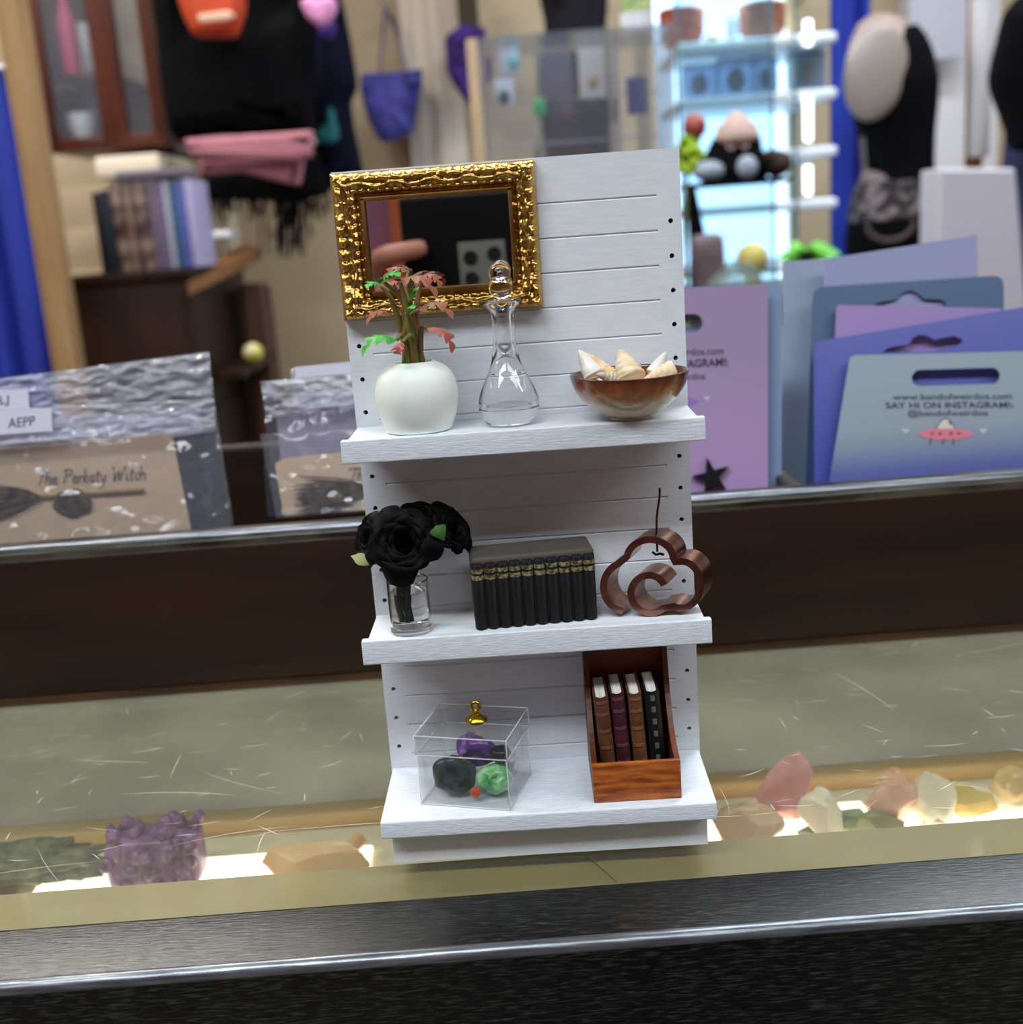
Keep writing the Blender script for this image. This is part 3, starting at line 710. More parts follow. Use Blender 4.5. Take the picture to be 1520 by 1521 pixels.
for i in range(10):
    xc = pw*(i+.5); mb = MB(); bv = []
    prof = [(-pw*.5, .0016), (-pw*.46, .0002), (-pw*.3, -.0007), (0, -.0011), (pw*.3, -.0007), (pw*.46, .0002), (pw*.5, .0016)]
    def slab(mb, z0, z1, k=1.0, top=0):
        b = bmesh.new(); n = len(prof); R0 = [b.verts.new(bp(xc+x*k, y*k-(.00012 if k > 1 else 0), z0)) for x, y in prof]; R1 = [b.verts.new(bp(xc+x*k, y*k-(.00012 if k > 1 else 0), z1)) for x, y in prof]
        if top: R2 = [b.verts.new(bp(xc+x*.8, y*.6+.0006, z1+.0006)) for x, y in prof]
        for a, c2 in zip(range(n-1), range(1, n)):
            b.faces.new((R0[a], R0[c2], R1[c2], R1[a]))
            if top: b.faces.new((R1[a], R1[c2], R2[c2], R2[a]))
        b.faces.new(R0[::-1]); b.faces.new(R2 if top else R1); b.faces.new((R0[0], R1[0], R1[-1], R0[-1]))
        mb.add(b)
    slab(mb, .0003, Hb-.0019, 1.0, 1)
    sp = part('book_spine', mb, bk, bset, smooth=50)
    mb = MB(); slab(mb, Hb-.0062, Hb-.0049, 1.03); slab(mb, Hb-.0042, Hb-.0030, 1.03)
    part('gold_band', mb, gold_b, sp, smooth=50, label='worn gold bands')

# ------------------------------------------------------------ copper cloud with wire
cop = M('copper', '#b88a76', .22, 1, nz=(160, .35, .65), hex2='#8a6252'); cop_d = M('copper_dark', '#3a2c27', .35, 1)
cl = []
def arc(cx, cy, rx, ry, a0, a1, n):
    for i in range(n+1):
        a = math.radians(a0+(a1-a0)*i/n); cl.append((cx+rx*math.cos(a), cy-ry*math.sin(a)))
arc(950, 860, 128, 138, 262, 112, 22); arc(1085, 705, 132, 112, 172, 4, 18); arc(1262, 848, 108, 132, 108, -112, 24)
n0 = len(cl)
for i in range(37):
    t = i/36; a = math.radians(-48-t*285); r = 118-t*26; cl.append((1083+r*math.cos(a)*(1-.0*t), 893-r*math.sin(a)))
cpx = [(680+x/3.8, 640+y/3.8) for x, y in cl]
FP = Plane(Vector((.03, -.0180, Z2)), 0, -6)
C2 = [FP.uv(*q) for q in cpx]
zmin = min(q[1] for q in C2); hw = .00105
ex, ey = FP.ex, Vector((0, 0, 1)); dep = Vector((.0040, .0088, 0)); dz = -zmin+hw*1.02
def P3(u, v): return FP.O+ex*u+ey*(v+dz)
b = bmesh.new(); rows = []
for i, q in enumerate(C2):
    a = Vector(C2[max(0, i-1)]); c_ = Vector(C2[min(len(C2)-1, i+1)]); t = (c_-a).normalized(); nn = Vector((-t.y, t.x)); q = Vector(q)
    s1, s2 = q+nn*hw, q-nn*hw
    rows.append([b.verts.new(p) for p in (P3(*s1), P3(*s2), P3(*s2)+dep, P3(*s1)+dep)])
for A, B in zip(rows, rows[1:]):
    for j in range(4): b.faces.new((A[j], A[(j+1) % 4], B[(j+1) % 4], B[j]))
b.faces.new(rows[0][::-1]); b.faces.new(rows[-1])
bmesh.ops.bevel(b, geom=[e for e in b.edges if abs(e.calc_face_angle(0)) > .9], offset=.00018, segments=2, affect='EDGES')
cloud = thing('cloud_holder', 'copper cloud shaped holder with an upright wire on the middle shelf', 'ornament', P3(C2[n0+10][0], zmin-dz+.0))
mb = MB(); mb.bm.free(); mb.bm = b
part('cloud_band', mb, cop, cloud, smooth=35)
d2 = dep*.5; w0, w1 = FP.uv(972, 730), FP.uv(969, 826)
part('wire', MB().tube(cr([P3(w1[0], w1[1]-dz)+d2, P3(w1[0]+.0002, (w0[1]+w1[1])/2-dz)+d2, P3(w0[0]-.0001, w0[1]-.003-dz)+d2, P3(w0[0]+.0001, w0[1]-dz)+d2], 5), .00036, 6), M('wire_dark', '#3a2620', .4, .7), cloud, smooth=True)
tp = Vector(FP.uv(973, 829))
part('wire_loop', MB().tube([P3(tp.x-.0022, tp.y-dz+.0006)+d2, P3(tp.x-.0012, tp.y-dz-.0003)+d2, P3(tp.x, tp.y-dz)+d2, P3(tp.x+.0012, tp.y-dz-.0004)+d2], .0004, 6), M('wire_dark', '#3a2620'), cloud, smooth=True)

# ------------------------------------------------------------ bottom shelf: acrylic box of stones
acr = THIN('acrylic', '#fafafa', .02, 1.49, .008, '#e9e9e9')
A0 = Vector((-.0385, -.0268, Z3+.0001)); A1 = Vector((-.0108, -.0345, Z3+.0001))
ea = (A1-A0).normalized(); RA = Matrix.Rotation(math.atan2(ea.y, ea.x), 3, 'Z'); AW, AD, AH = (A1-A0).length, .0242, .0225
def ap(x, y, z): return A0+RA @ Vector((x, y, z))
def abox(mb, x0, x1, y0, y1, z0, z1, bev=.0002): return mb.box(ap((x0+x1)/2, (y0+y1)/2, (z0+z1)/2), (x1-x0, y1-y0, z1-z0), RA, bev, 2)
abx = thing('acrylic_box', 'clear acrylic box with gold lid knob holding coloured stones', 'box', ap(AW/2, AD/2, 0))
t = .0011
mb = MB(); abox(mb, .0004, AW-.0004, .0004, AD-.0004, 0, t)
for q in ((.0004, AW-.0004, .0004, .0004+t), (.0004, AW-.0004, AD-.0004-t, AD-.0004), (.0004, .0004+t, .0004+t, AD-.0004-t), (AW-.0004-t, AW-.0004, .0004+t, AD-.0004-t)): abox(mb, *q, t, .0162)
part('box_body', mb, acr, abx, smooth=False)
mb = MB(); abox(mb, 0, AW, 0, AD, AH-t, AH)
for q in ((0, AW, 0, t), (0, AW, AD-t, AD), (0, t, t, AD-t), (AW-t, AW, t, AD-t)): abox(mb, *q, .0164, AH-t)
lid = part('lid', mb, acr, abx, smooth=False)
edge_a = THIN('acrylic_edge', '#ffffff', .1, 1.49, .30, '#f2f2f2'); mb = MB(); e = .00022  # whitish haze paints the light caught along the clear edges
for x in (0, AW): 
    for y in (0, AD): mb.tube([ap(x, y, .0164), ap(x, y, AH)], e, 6)
for z in (.0164, AH):
    for y in (0, AD): mb.tube([ap(0, y, z), ap(AW, y, z)], e, 6)
    for x in (0, AW): mb.tube([ap(x, 0, z), ap(x, AD, z)], e, 6)
part('edge_glints', mb, edge_a, lid, smooth=True, label='whitish strips painting the glint of the lid edges')
mb = MB()
for x in (.0004, AW-.0004):
    for y in (.0004, AD-.0004): mb.tube([ap(x, y, .0003), ap(x, y, .0160)], e, 6)
for y in (.0004, AD-.0004): mb.tube([ap(.0004, y, .0003), ap(AW-.0004, y, .0003)], e, 6)
for x in (.0004, AW-.0004): mb.tube([ap(x, .0004, .0003), ap(x, AD-.0004, .0003)], e, 6)
part('bottom_edges', mb, edge_a, abx, smooth=True, label='whitish strips painting the glint of the box edges')
kc = ap(AW*.55, AD*.52, AH)
mb = MB().lathe([(0, 0), (.0030, 0), (.0034, .0005), (.0033, .0009), (.0018, .0020), (.0009, .0026), (.0009, .0032), (0, .0032)], kc, 28, cap=False)
mb.tube([kc+Vector((.0012*math.cos(a), 0, .0048+.0014*math.sin(a))) for a in [i*PI/8 for i in range(16)]], .00062, 8, True)
part('knob', mb, M('gold_plate', '#c09a2a', .18, 1), lid, smooth=50, label='gold ring knob')
def bst(name, x, y, z, rad, mat, label, seed, amp=.18, facet=7, rot=None):
    mb = MB().ico(ap(x, y, z), rad, 4, amp, 1.5, seed, rot or RA, facet)
    return solo(name, mb, mat, label, 'stone', smooth=30, group='stones in the acrylic box')
bst('black_green_stone', .0092, .0075, t+.0058, (.0070, .0046, .0062), M('moss_black', '#0f1a18', .35, nz=(300, .4, .65), hex2='#2f4240'), 'blackish green stone at the front left of the acrylic box', 48, .12, 3)
bst('purple_stone', .0142, .0150, t+.0112, (.0070, .0048, .0056), M('purple_st', '#4a2470', .3, nz=(420, .5, .68), hex2='#8a6cae'), 'purple speckled stone on top in the acrylic box', 42, .14, 4)
bst('green_stone', .0212, .0095, t+.0042, (.0058, .0050, .0044), M('green_st', '#2e8a3c', .3, nz=(200, .35, .6), hex2='#9fd6a2', sss=.3), 'bright green stone at the right of the acrylic box', 43, .2, 3)
bst('orange_chip', .0166, .0036, t+.0024, (.0016, .0014, .0020), M('orange_st', '#c8501c', .35), 'small orange stone chip between the green and blackish stones', 44, .1, 5)
bst('grey_striped_stone', .0232, .0182, t+.0050, (.0030, .0040, .0054), M('zebra_st', '#2a2a2e', .3, nz=(180, .45, .55), hex2='#c8c8c8', st=(1, 1, 2.5)), 'grey and white striped stone at the back right of the acrylic box', 45)
bst('black_tumbled_stone', .0225, .0125, t+.0112, (.0034, .0034, .0026), M('black_st', '#131216', .22), 'shiny black stone resting on top of the green stone', 46, .1, 3)

# ------------------------------------------------------------ wooden crate of four books
cw = M('crate_wood', '#7a3513', .42, nz=(240, .35, .7), hex2='#bd6a2a', st=(.45, 1, 2.8)); cw_d = M('crate_wood_dark', '#4c210f', .45, nz=(110, .35, .7), hex2='#6a3216', st=(1, 1, .25)); cw_e = M('crate_edge', '#2a1a12', .6)
cx0, cx1, cy0, cy1, cz = .01385, .03985, -.0324, -.0012, Z3+.0001
crate = thing('wooden_crate', 'reddish wooden magazine crate with slotted back holding four books', 'crate', ((cx0+cx1)/2, (cy0+cy1)/2, cz))
th = .0016; fh, bh = .0122, .0445
part('front_board', MB().bx(cx0, cx1, cy0, cy0+th, cz, cz+fh, .0003), cw, crate, label='orange brown grained front')
part('bottom_board', MB().bx(cx0+th, cx1-th, cy0+th, cy1-th, cz, cz+th), cw_d, crate)
b = MB(); pl = Plane(Vector(((cx0+cx1)/2, cy1-th/2, cz)), 0, 0); w2 = (cx1-cx0)/2
slot = [(x+.0007*0, z) for x, z in [(-.0052+.0013*math.cos(a), .0395+.0013*math.sin(a)) for a in [PI/2+i*PI/8 for i in range(9)]]+[(.0052+.0013*math.cos(a), .0395+.0013*math.sin(a)) for a in [-PI/2+i*PI/8 for i in range(9)]]]
b.mesh(cfill([[(-w2, 0), (w2, 0), (w2, bh), (-w2, bh)], slot], th/2, 0), pl.mx(0))
part('back_board', b, M('crate_back', '#6a2c14', .4, nz=(110, .35, .7), hex2='#7e3a1a', st=(.4, 1, 2)), crate, smooth=False, label='tall back with a slot handle')
side = [(0, 0), (cy1-cy0-2*th, 0), (cy1-cy0-2*th, bh), (cy1-cy0-2*th-.0045, bh)]
Lc = cy1-cy0-2*th-.0045
for i in range(1, 13):
    q = i/12; side.append((Lc-(Lc)*(1-math.cos(q*PI/2)), bh-(bh-fh)*math.sin(q*PI/2)))
for xs_ in (cx0+th/2, cx1-th/2):
    me = cfill([side], th/2, 0); mxs = Matrix(((0, 0, 1, xs_), (1, 0, 0, cy0+th), (0, 1, 0, cz), (0, 0, 0, 1)))
    part('side_board', MB().mesh(me, mxs), cw_d, crate, smooth=False)
pages = M('pages', '#d6d3cd', .7, nz=(900, .4, .6), hex2='#bdb9b2', st=(1, .05, 1))
def mini_book(name, x0, w, h, y0, dp, lean, cover, bandm, label, style):
    z0 = cz+th+.0003; c = Vector((x0+w/2, y0+dp/2, z0)); R = Matrix.Rotation(lean, 3, 'Y')
    tx = lambda x, y, z: c+R @ Vector((x, y, z))
    bkt = thing(name, label, 'book', c, 'miniature books in the crate')
    o = [(-w/2, dp/2), (-w/2, -dp/2+.0010)]+[(-w/2+w*(i/8), -dp/2+.0010-.0012*math.sin(PI*i/8)) for i in range(1, 8)]+[(w/2, -dp/2+.0010), (w/2, dp/2)]
    inn_ = [(x*(1-.0007/w*2), y if y > 0 else y+.00035) for x, y in o]
    ring = o+inn_[::-1]
    def prism(P, za, zb):
        me = cfill([P], (zb-za)/2, 0)
        for v in me.vertices: v.co = tx(v.co.x, v.co.y, v.co.z+(za+zb)/2)
        return me
    part('cover', MB().mesh(prism(ring, 0, h)), cover, bkt, smooth=40)
    part('pages', MB().mesh(prism([(x*.99, min(y, dp/2-.0006)) for x, y in inn_], .0002, h-.0002 if style != 'flush' else h-.0001)), pages, bkt, smooth=False, label='pale page block')
    for zc_, hh in ([(k, .0018) for k in (.10, .24, .38, .52, .66, .80, .93)] if style == 'dots' else [(k, .0009) for k in (.2, .4, .6, .8, .94)]):
        P = [(x*1.05, y*1.0-.00022) for x, y in o[2:9]]; P = P+[(x, y+.0004) for x, y in P[::-1]]
        if style == 'dots': P = [(x*.55, y) for x, y in P]
        part('spine_band', MB().mesh(prism(P, h*zc_-hh/2, h*zc_+hh/2)), bandm, bkt, smooth=40)
y0b = -.0225
c1 = M('leather_brown', '#4a2a1c', .45, nz=(300, .4, .6), hex2='#5c3826'); c2 = M('leather_maroon', '#36181c', .4, nz=(300, .4, .6), hex2='#4c2228'); c3 = M('leather_tan', '#54331f', .45, nz=(300, .4, .6), hex2='#6b4529'); c4 = M('leather_black', '#141416', .35)
mini_book('miniature_book', .0173, .0044, .0272, y0b, .0175, -.055, c1, M('tool_tan', '#6d4432', .4), 'brown leather miniature book, first from the left in the crate', 'b')
mini_book('miniature_book', .0222, .0043, .0278, y0b+.0008, .0170, -.05, c2, M('tool_plum', '#5e3448', .4), 'maroon miniature book, second from the left in the crate', 'b')
mini_book('miniature_book', .0273, .0042, .0276, y0b+.0004, .0172, -.045, c3, M('tool_brown', '#7a4f33', .4), 'tan brown miniature book, third from the left in the crate', 'b')
mini_book('miniature_book', .0325, .0044, .0280, y0b+.0003, .0172, -.05, c4, M('tool_silver', '#6f757c', .35, .5), 'black miniature book with silver squares on its spine', 'dots')
# ------------------------------------------------------------ printed cards standing in the tray
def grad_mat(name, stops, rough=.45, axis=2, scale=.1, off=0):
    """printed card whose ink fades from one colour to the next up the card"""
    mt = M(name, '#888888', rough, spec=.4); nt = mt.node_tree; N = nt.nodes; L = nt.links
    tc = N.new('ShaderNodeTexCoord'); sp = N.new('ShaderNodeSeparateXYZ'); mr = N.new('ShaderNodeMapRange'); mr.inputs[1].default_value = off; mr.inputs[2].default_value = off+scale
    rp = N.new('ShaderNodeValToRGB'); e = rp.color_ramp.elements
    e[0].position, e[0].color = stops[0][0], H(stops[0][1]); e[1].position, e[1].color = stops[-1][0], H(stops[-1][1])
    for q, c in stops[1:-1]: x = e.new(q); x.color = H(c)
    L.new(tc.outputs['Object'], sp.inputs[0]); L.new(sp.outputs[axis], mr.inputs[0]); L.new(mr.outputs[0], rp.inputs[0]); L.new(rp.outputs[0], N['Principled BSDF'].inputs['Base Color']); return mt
paper_edge = M('card_edge', '#d9d9e2', .6)
ink = M('ink_dark', '#2b2a3c', .6); ink_p = M('ink_purple', '#5a4a8e', .6)
def tcard(name, label, y0, lean, yaw, px_mid, polys, mat, t=.0006, group='printed hanging cards in the tray'):
    pl = Plane(Vector((at(*px_mid, y=y0).x, y0, .0085)), lean, yaw)
    root = thing(name, label, 'card', pl.O, group)
    part('sheet', plate(MB(), pl, polys, t), mat, root, smooth=False)
    return root, pl
def bot(pl, px): # photo pixel row where the plane meets the tray floor, for a given column
    lo, hi = 500, 1000
    for _ in range(40):
        m_ = (lo+hi)/2
        if pl.pt(px, m_).z > .0085: lo = m_
        else: hi = m_
    return lo
def slot_px(cx, cy, w, h, sl=0, bump=0):
    P = []
    for k in range(9): a = -PI/2+PI*k/8; P.append((cx+w/2-h/2+h/2*math.cos(a), cy-h/2*math.sin(a)))
    if bump:
        for k in range(9): a = PI*k/8; P.append((cx+bump*math.cos(a), cy-h/2+1-bump*1.1*math.sin(a)))
    for k in range(9): a = PI/2+PI*k/8; P.append((cx-w/2+h/2+h/2*math.cos(a), cy-h/2*math.sin(a)))
    return [(x, y+(x-cx)*sl) for x, y in P]
def mkcard(name, label, y0, lean, yaw, quad, mat, slots=(), r=14):
    """quad: TL, TR, then the right and left edges run on down to the tray floor along (BR, BL) directions"""
    TL, TR, BR, BL = quad
    pl = Plane(Vector((at((TL[0]+TR[0])/2, 700, y=y0).x, y0, .0085)), lean, yaw)
    def down(a, b_):
        a, b_ = Vector(a), Vector(b_); d = (b_-a).normalized(); lo, hi = 0, 900
        for _ in range(40):
            m_ = (lo+hi)/2; q = a+d*m_
            if pl.pt(q.x, q.y).z > .0085: lo = m_
            else: hi = m_
        return tuple(a+d*lo)
    P = rpx([TL, TR, down(TR, BR), down(TL, BL)], r)
    root = thing(name, label, 'card', pl.O, 'printed hanging cards in the tray')
    part('sheet', plate(MB(), pl, [P]+list(slots), .0006), mat, root, smooth=False)
    return root, pl
TB = TY
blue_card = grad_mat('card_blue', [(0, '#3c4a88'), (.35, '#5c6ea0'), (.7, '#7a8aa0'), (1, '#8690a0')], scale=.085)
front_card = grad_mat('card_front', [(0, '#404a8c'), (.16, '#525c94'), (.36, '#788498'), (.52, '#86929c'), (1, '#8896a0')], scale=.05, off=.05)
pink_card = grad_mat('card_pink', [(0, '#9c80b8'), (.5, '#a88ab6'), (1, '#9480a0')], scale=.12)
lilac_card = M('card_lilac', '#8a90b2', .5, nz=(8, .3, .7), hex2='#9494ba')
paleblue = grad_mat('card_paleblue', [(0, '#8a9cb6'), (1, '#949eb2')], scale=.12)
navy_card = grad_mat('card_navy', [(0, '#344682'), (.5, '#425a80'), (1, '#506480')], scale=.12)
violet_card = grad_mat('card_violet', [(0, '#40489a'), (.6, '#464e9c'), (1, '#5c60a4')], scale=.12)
mauve_card = M('card_mauve', '#927aae', .5)
# front card with writing
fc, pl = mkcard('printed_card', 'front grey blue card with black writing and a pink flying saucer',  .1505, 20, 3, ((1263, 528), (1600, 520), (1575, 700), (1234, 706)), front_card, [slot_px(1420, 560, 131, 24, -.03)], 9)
mb = MB(); text_px(mb, pl, 'www.bandofweirdos.com', (1327, 594), (1504, 592.5), (-1.0, -9.2), .0005, .008)
part('lettering', mb, ink, fc, smooth=False)
mb = MB(); text_px(mb, pl, 'SAY HI ON INSTAGRAM!:', (1317, 606.5), (1506, 605.5), (-1.4, -9), .0005, .018)
part('lettering', mb, ink, fc, smooth=False, label='bold black line of writing')
mb = MB(); text_px(mb, pl, '@bandofweirdos', (1349, 618), (1468, 617), (-1, -8.6), .0005, .008)
part('lettering', mb, ink, fc, smooth=False)
def saucer(root, pl, cx, cy, s, body, dome, off=.0005, heart='#d8d8d0'):
    X = lambda x, y: (cx+x*s, cy+y*s)
    mb = MB(); plate(mb, pl, [[X(-42, 3), X(-30, -4), X(-16, -7), X(16, -7), X(30, -4), X(44, 3), X(28, 8), X(14, 11), X(-14, 11), X(-28, 8)]], .0001, off); part('saucer_picture', mb, body, root, smooth=False, label='printed pink saucer')
    mb = MB(); plate(mb, pl, [[X(-14+28*i/12, -6-14*math.sin(PI*i/12)) for i in range(13)]], .0001, off+.00012); part('dome_picture', mb, dome, root, smooth=False)
    mb = MB()
    for hx in (-20, -8, 8, 20): plate(mb, pl, [ell(*X(hx, 2+abs(hx)*-.05), 2.6*s, 2.3*s, 10), ell(*X(hx, 2+abs(hx)*-.05), 1.6*s, 1.4*s, 10)], .00008, off+.0002)
    for hx in (-22, -3, 12): plate(mb, pl, [[X(hx, 8), X(hx+1.4, 8), X(hx-.6, 18), X(hx-2, 18)]], .00008, off+.0002)
    for hx in (5, 8): plate(mb, pl, [[X(hx, -17), X(hx+1.3, -17), X(hx+1.3, -12), X(hx, -12)]], .00008, off+.0003)
    oc = [X(-15+30*i/14, -6-15.5*math.sin(PI*i/14)) for i in range(15)]; ic_ = [X(-13.6+27.2*i/14, -6-13.9*math.sin(PI*i/14)) for i in range(15)]
    plate(mb, pl, [oc+ic_[::-1]], .00008, off+.0002)
    part('outline_picture', mb, ink, root, smooth=False)
    mb = MB()
    for hx in (-59, 56):
        plate(mb, pl, [[X(hx-6, -4), X(hx-3, -7), X(hx, -4.5), X(hx+3, -7), X(hx+6, -4), X(hx, 2)]], .0001, off)
    part('heart_picture', mb, M('heart_pale', '#aeb3b2', .6), root, smooth=False)
saucer(fc, pl, 1404, 643, 1.0, M('saucer_pink', '#c8707e', .5), M('dome_cream', '#c4beb0', .5))
# blue violet card leaning behind it
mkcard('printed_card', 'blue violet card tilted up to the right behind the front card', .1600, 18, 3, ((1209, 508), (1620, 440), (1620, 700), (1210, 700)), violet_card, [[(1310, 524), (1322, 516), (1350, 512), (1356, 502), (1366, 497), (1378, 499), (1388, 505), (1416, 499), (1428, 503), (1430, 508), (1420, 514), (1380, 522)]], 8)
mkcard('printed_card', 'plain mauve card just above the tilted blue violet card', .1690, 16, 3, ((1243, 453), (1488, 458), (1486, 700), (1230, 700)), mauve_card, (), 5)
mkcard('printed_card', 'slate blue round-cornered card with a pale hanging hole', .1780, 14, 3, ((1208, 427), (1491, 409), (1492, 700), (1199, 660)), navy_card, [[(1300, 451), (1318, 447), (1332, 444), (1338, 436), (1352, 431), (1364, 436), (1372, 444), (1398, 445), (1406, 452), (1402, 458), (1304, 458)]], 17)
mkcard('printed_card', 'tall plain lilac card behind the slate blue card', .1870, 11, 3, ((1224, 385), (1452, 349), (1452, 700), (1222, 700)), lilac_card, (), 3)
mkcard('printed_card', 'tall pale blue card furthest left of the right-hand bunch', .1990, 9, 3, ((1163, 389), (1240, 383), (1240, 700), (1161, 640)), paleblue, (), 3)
# pink card half hidden by the shelf unit
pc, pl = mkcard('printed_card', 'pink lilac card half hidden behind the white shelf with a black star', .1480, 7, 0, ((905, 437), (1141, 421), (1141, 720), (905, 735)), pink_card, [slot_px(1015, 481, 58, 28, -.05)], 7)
mb = MB(); text_px(mb, pl, 'www.bandofweirdos.com', (925, 531), (1075, 526), (-.3, -11), .0005); part('lettering', mb, ink, pc, smooth=False)
mb = MB(); text_px(mb, pl, 'SAY HI ON INSTAGRAM!:', (910, 551), (1082, 543), (-.3, -12), .0005, .018); part('lettering', mb, ink, pc, smooth=False, label='bold black line of writing')
mb = MB(); text_px(mb, pl, '@bandofweirdos', (948, 568), (1048, 563), (-.3, -10), .0005); part('lettering', mb, ink, pc, smooth=False)
saucer(pc, pl, 1000, 594, .9, M('saucer_purple', '#8a6ab8', .5), M('dome_cream', '#dcd6c8'))
st_ = []
for k in range(10):
    a = PI/2+.25+k*PI/5; r = (29, 11)[k % 2]; st_.append((1056+r*math.cos(a), 708-r*math.sin(a)*1.05))
part('star', plate(MB(), pl, [st_], .0026, .0022, .0004), M('star_black', '#17171c', .3), pc, smooth=40, label='black enamel star')
mkcard('printed_card', 'light blue card peeking out behind the pink lilac card', .1545, 7, 0, ((930, 431), (1161, 421), (1161, 720), (930, 735)), M('card_skyblue', '#7a8dac', .5), [slot_px(1014, 474, 56, 26, -.05)], 9)

# ------------------------------------------------------------ clear bags with card-mounted brooms
cello = THIN('cellophane', '#f6f6f9', .10, 1.5, .06, '#c9cddb', bump=(60, .9, .01))
cello_h = THIN('cellophane_flap', '#eef0f6', .09, 1.5, .34, '#d2d4e0', bump=(70, .9, .01))  # extra pale haze stands in for highlights on the crinkles
kraft = M('kraft_card', '#d6bb94', .6, nz=(20, .3, .7), hex2='#cdb087'); kraft2 = M('cream_card', '#d8bb93', .6)
label_m = M('label_white', '#c9c8d6', .6); black_strip = M('black_strip', '#23262e', .5); straw = M('broom_dark', '#2f2a1f', .8, nz=(300, .4, .6), hex2='#5a4d34'); handle_m = M('broom_handle', '#8a7148', .6)
def bil(Q, u, v):
    a = Vector(Q[0]).lerp(Vector(Q[1]), u); b_ = Vector(Q[3]).lerp(Vector(Q[2]), u); return a.lerp(b_, v)
def bagsheet(pl, Q, off, amp, seed, nu=70, nv=44, crin=1.0, thick=.0035):
    """two crinkled sheets joined at the rim"""
    mb = MB()
    for sg in (1, -1):
        def f(u, v):
            p = bil(Q, u, v); e = min(1, 9*min(u, 1-u))*min(1, 9*min(v, 1-v))
            q = Vector((u*9+seed, v*5, sg*3)); w = noise.noise(q)*.5+noise.noise(q*2.3)*.3+(1-2*abs(noise.noise(q*1.7+Vector((5, 1, 2)))))*.4*crin*(1-v)
            return pl.pt(p.x, p.y, off+e*(sg*thick/2+amp*w))
        mb.grid(f, nu, nv)
    bmesh.ops.remove_doubles(mb.bm, verts=mb.bm.verts, dist=1e-6)
    return mb
STROKE = {'T': [[(0, 9), (3, 10), (8, 9.6)], [(4.6, 9.7), (3.8, 5), (3, 1), (1.5, 0)]], 'h': [[(0, 10), (0, 5), (-.2, 0)], [(0, 3), (1.5, 5), (2.6, 4), (2.6, 0), (3.4, .3)]], 'e': [[(0, 2.4), (2.4, 3), (2, 4.8), (.6, 4.4), (.2, 1.6), (1.4, 0), (3.2, .8)]],
          'P': [[(1, 9.5), (.8, 5), (0, 0)], [(-1, 8.6), (2, 10), (4.6, 8.6), (3.6, 6), (1, 5)]], 'r': [[(0, 4.6), (.3, 2), (0, 0)], [(.2, 3.2), (1.4, 4.8), (2.4, 4.4)]], 'k': [[(.4, 10), (.2, 5), (0, 0)], [(2.4, 4.8), (.3, 2.4), (2.8, -.2)]], 'a': [[(2.4, 4.2), (1, 4.8), (0, 2.4), (1, 0), (2.3, 1.6), (2.5, 4.6), (2.5, .6), (3.2, 0)]],
          't': [[(1, 8), (.8, 3), (1.2, 0), (2.2, .4)], [(-.4, 5.4), (2.4, 5.8)]], 'y': [[(0, 4.6), (.6, 1), (2.2, 1.4)], [(2.6, 4.8), (2, 0), (.4, -4), (-1.4, -3.4)]], 'W': [[(-.8, 9), (.4, 9.4), (1, 2), (1.4, 0), (3.8, 7.4), (4.4, 0), (7, 9.6), (8, 9.4)]], 'i': [[(.4, 4.6), (.3, 1), (1, 0), (1.6, .6)], [(.8, 7), (1, 7.4)]], 'c': [[(2.3, 4.2), (1, 4.8), (0, 2.2), (1, 0), (2.4, .8)]], ' ': []}
ADV = {'T': 6.6, 'h': 4, 'e': 3.6, 'P': 5.4, 'r': 3.2, 'k': 3.6, 'a': 3.8, 't': 3.2, 'y': 3.6, 'W': 8.4, 'i': 2.4, 'c': 3.2, ' ': 3.4}
def script_px(mb, pl, s, p0, p1, upv, off, w=.00022):
    tot = sum(ADV[c] for c in s); x = 0; p0, p1, upv = Vector(p0), Vector(p1), Vector(upv)
    for c in s:
        for S in STROKE[c]:
            P = cr([Vector((q[0]+x, q[1], 0)) for q in S], 4)
            Q = [p0+(p1-p0)*(v.x/tot)+upv*(v.y/10) for v in P]
            mb.tube([pl.pt(q.x, q.y, off) for q in Q], w, 5)
        x += ADV[c]
    return mb
def broom(root, pl, hx, hy, bx_, by, spread, off, n=60, seed=1, lab='dark bristle broom'):
    """bristle head from the binding (hx,hy) fanning to (bx,by)"""
    rnd = random.Random(seed); mb = MB(); h, e = Vector((hx, hy)), Vector((bx_, by)); d = e-h; nn = Vector((-d.y, d.x)).normalized()
    for i in range(n):
        s_ = rnd.gauss(0, .45); l = rnd.uniform(.75, 1.05); q = [h+nn*s_*2, h+d*.3*l+nn*s_*spread*.55, h+d*l+nn*s_*spread]
        mb.tube(cr([pl.pt(p.x, p.y, off+rnd.uniform(0, .0016)) for p in q], 3), [.00035]*6+[.00012], 4)
    part('bristles', mb, straw, root, smooth=True, label=lab)
# left front bag
Y1 = .1425
pl = Plane(Vector((at(150, 700, y=Y1).x, Y1, .0085)), 9, 3)
bagA = thing('clear_bag', 'front clear bag at the left with a cream broom card marked AEPP', 'bag', pl.O, 'clear bags of broom cards in the tray')
bl = bot(pl, 150)
QA = [(-90, 657), (320, 598), (349, 790), (-90, 826)]
part('card', plate(MB(), pl, [[(-80, 668), (254, 640), (284, 788), (-80, 822)]], .0006, -.0005), kraft, bagA, smooth=False, label='cream mounting card')
part('strip', plate(MB(), pl, [[(255, 650), (318, 640), (332, 784), (286, 788)]], .0006, -.0008), black_strip, bagA, smooth=False, label='black strip')
mb = MB(); script_px(mb, pl, 'The Perkaty Witch', (52, 720), (218, 712), (2, -21), .0003); part('lettering', mb, ink, bagA, smooth=True, label='black script writing')
broom(bagA, pl, 58, 738, -55, 752, 34, .0004, 60, 3)
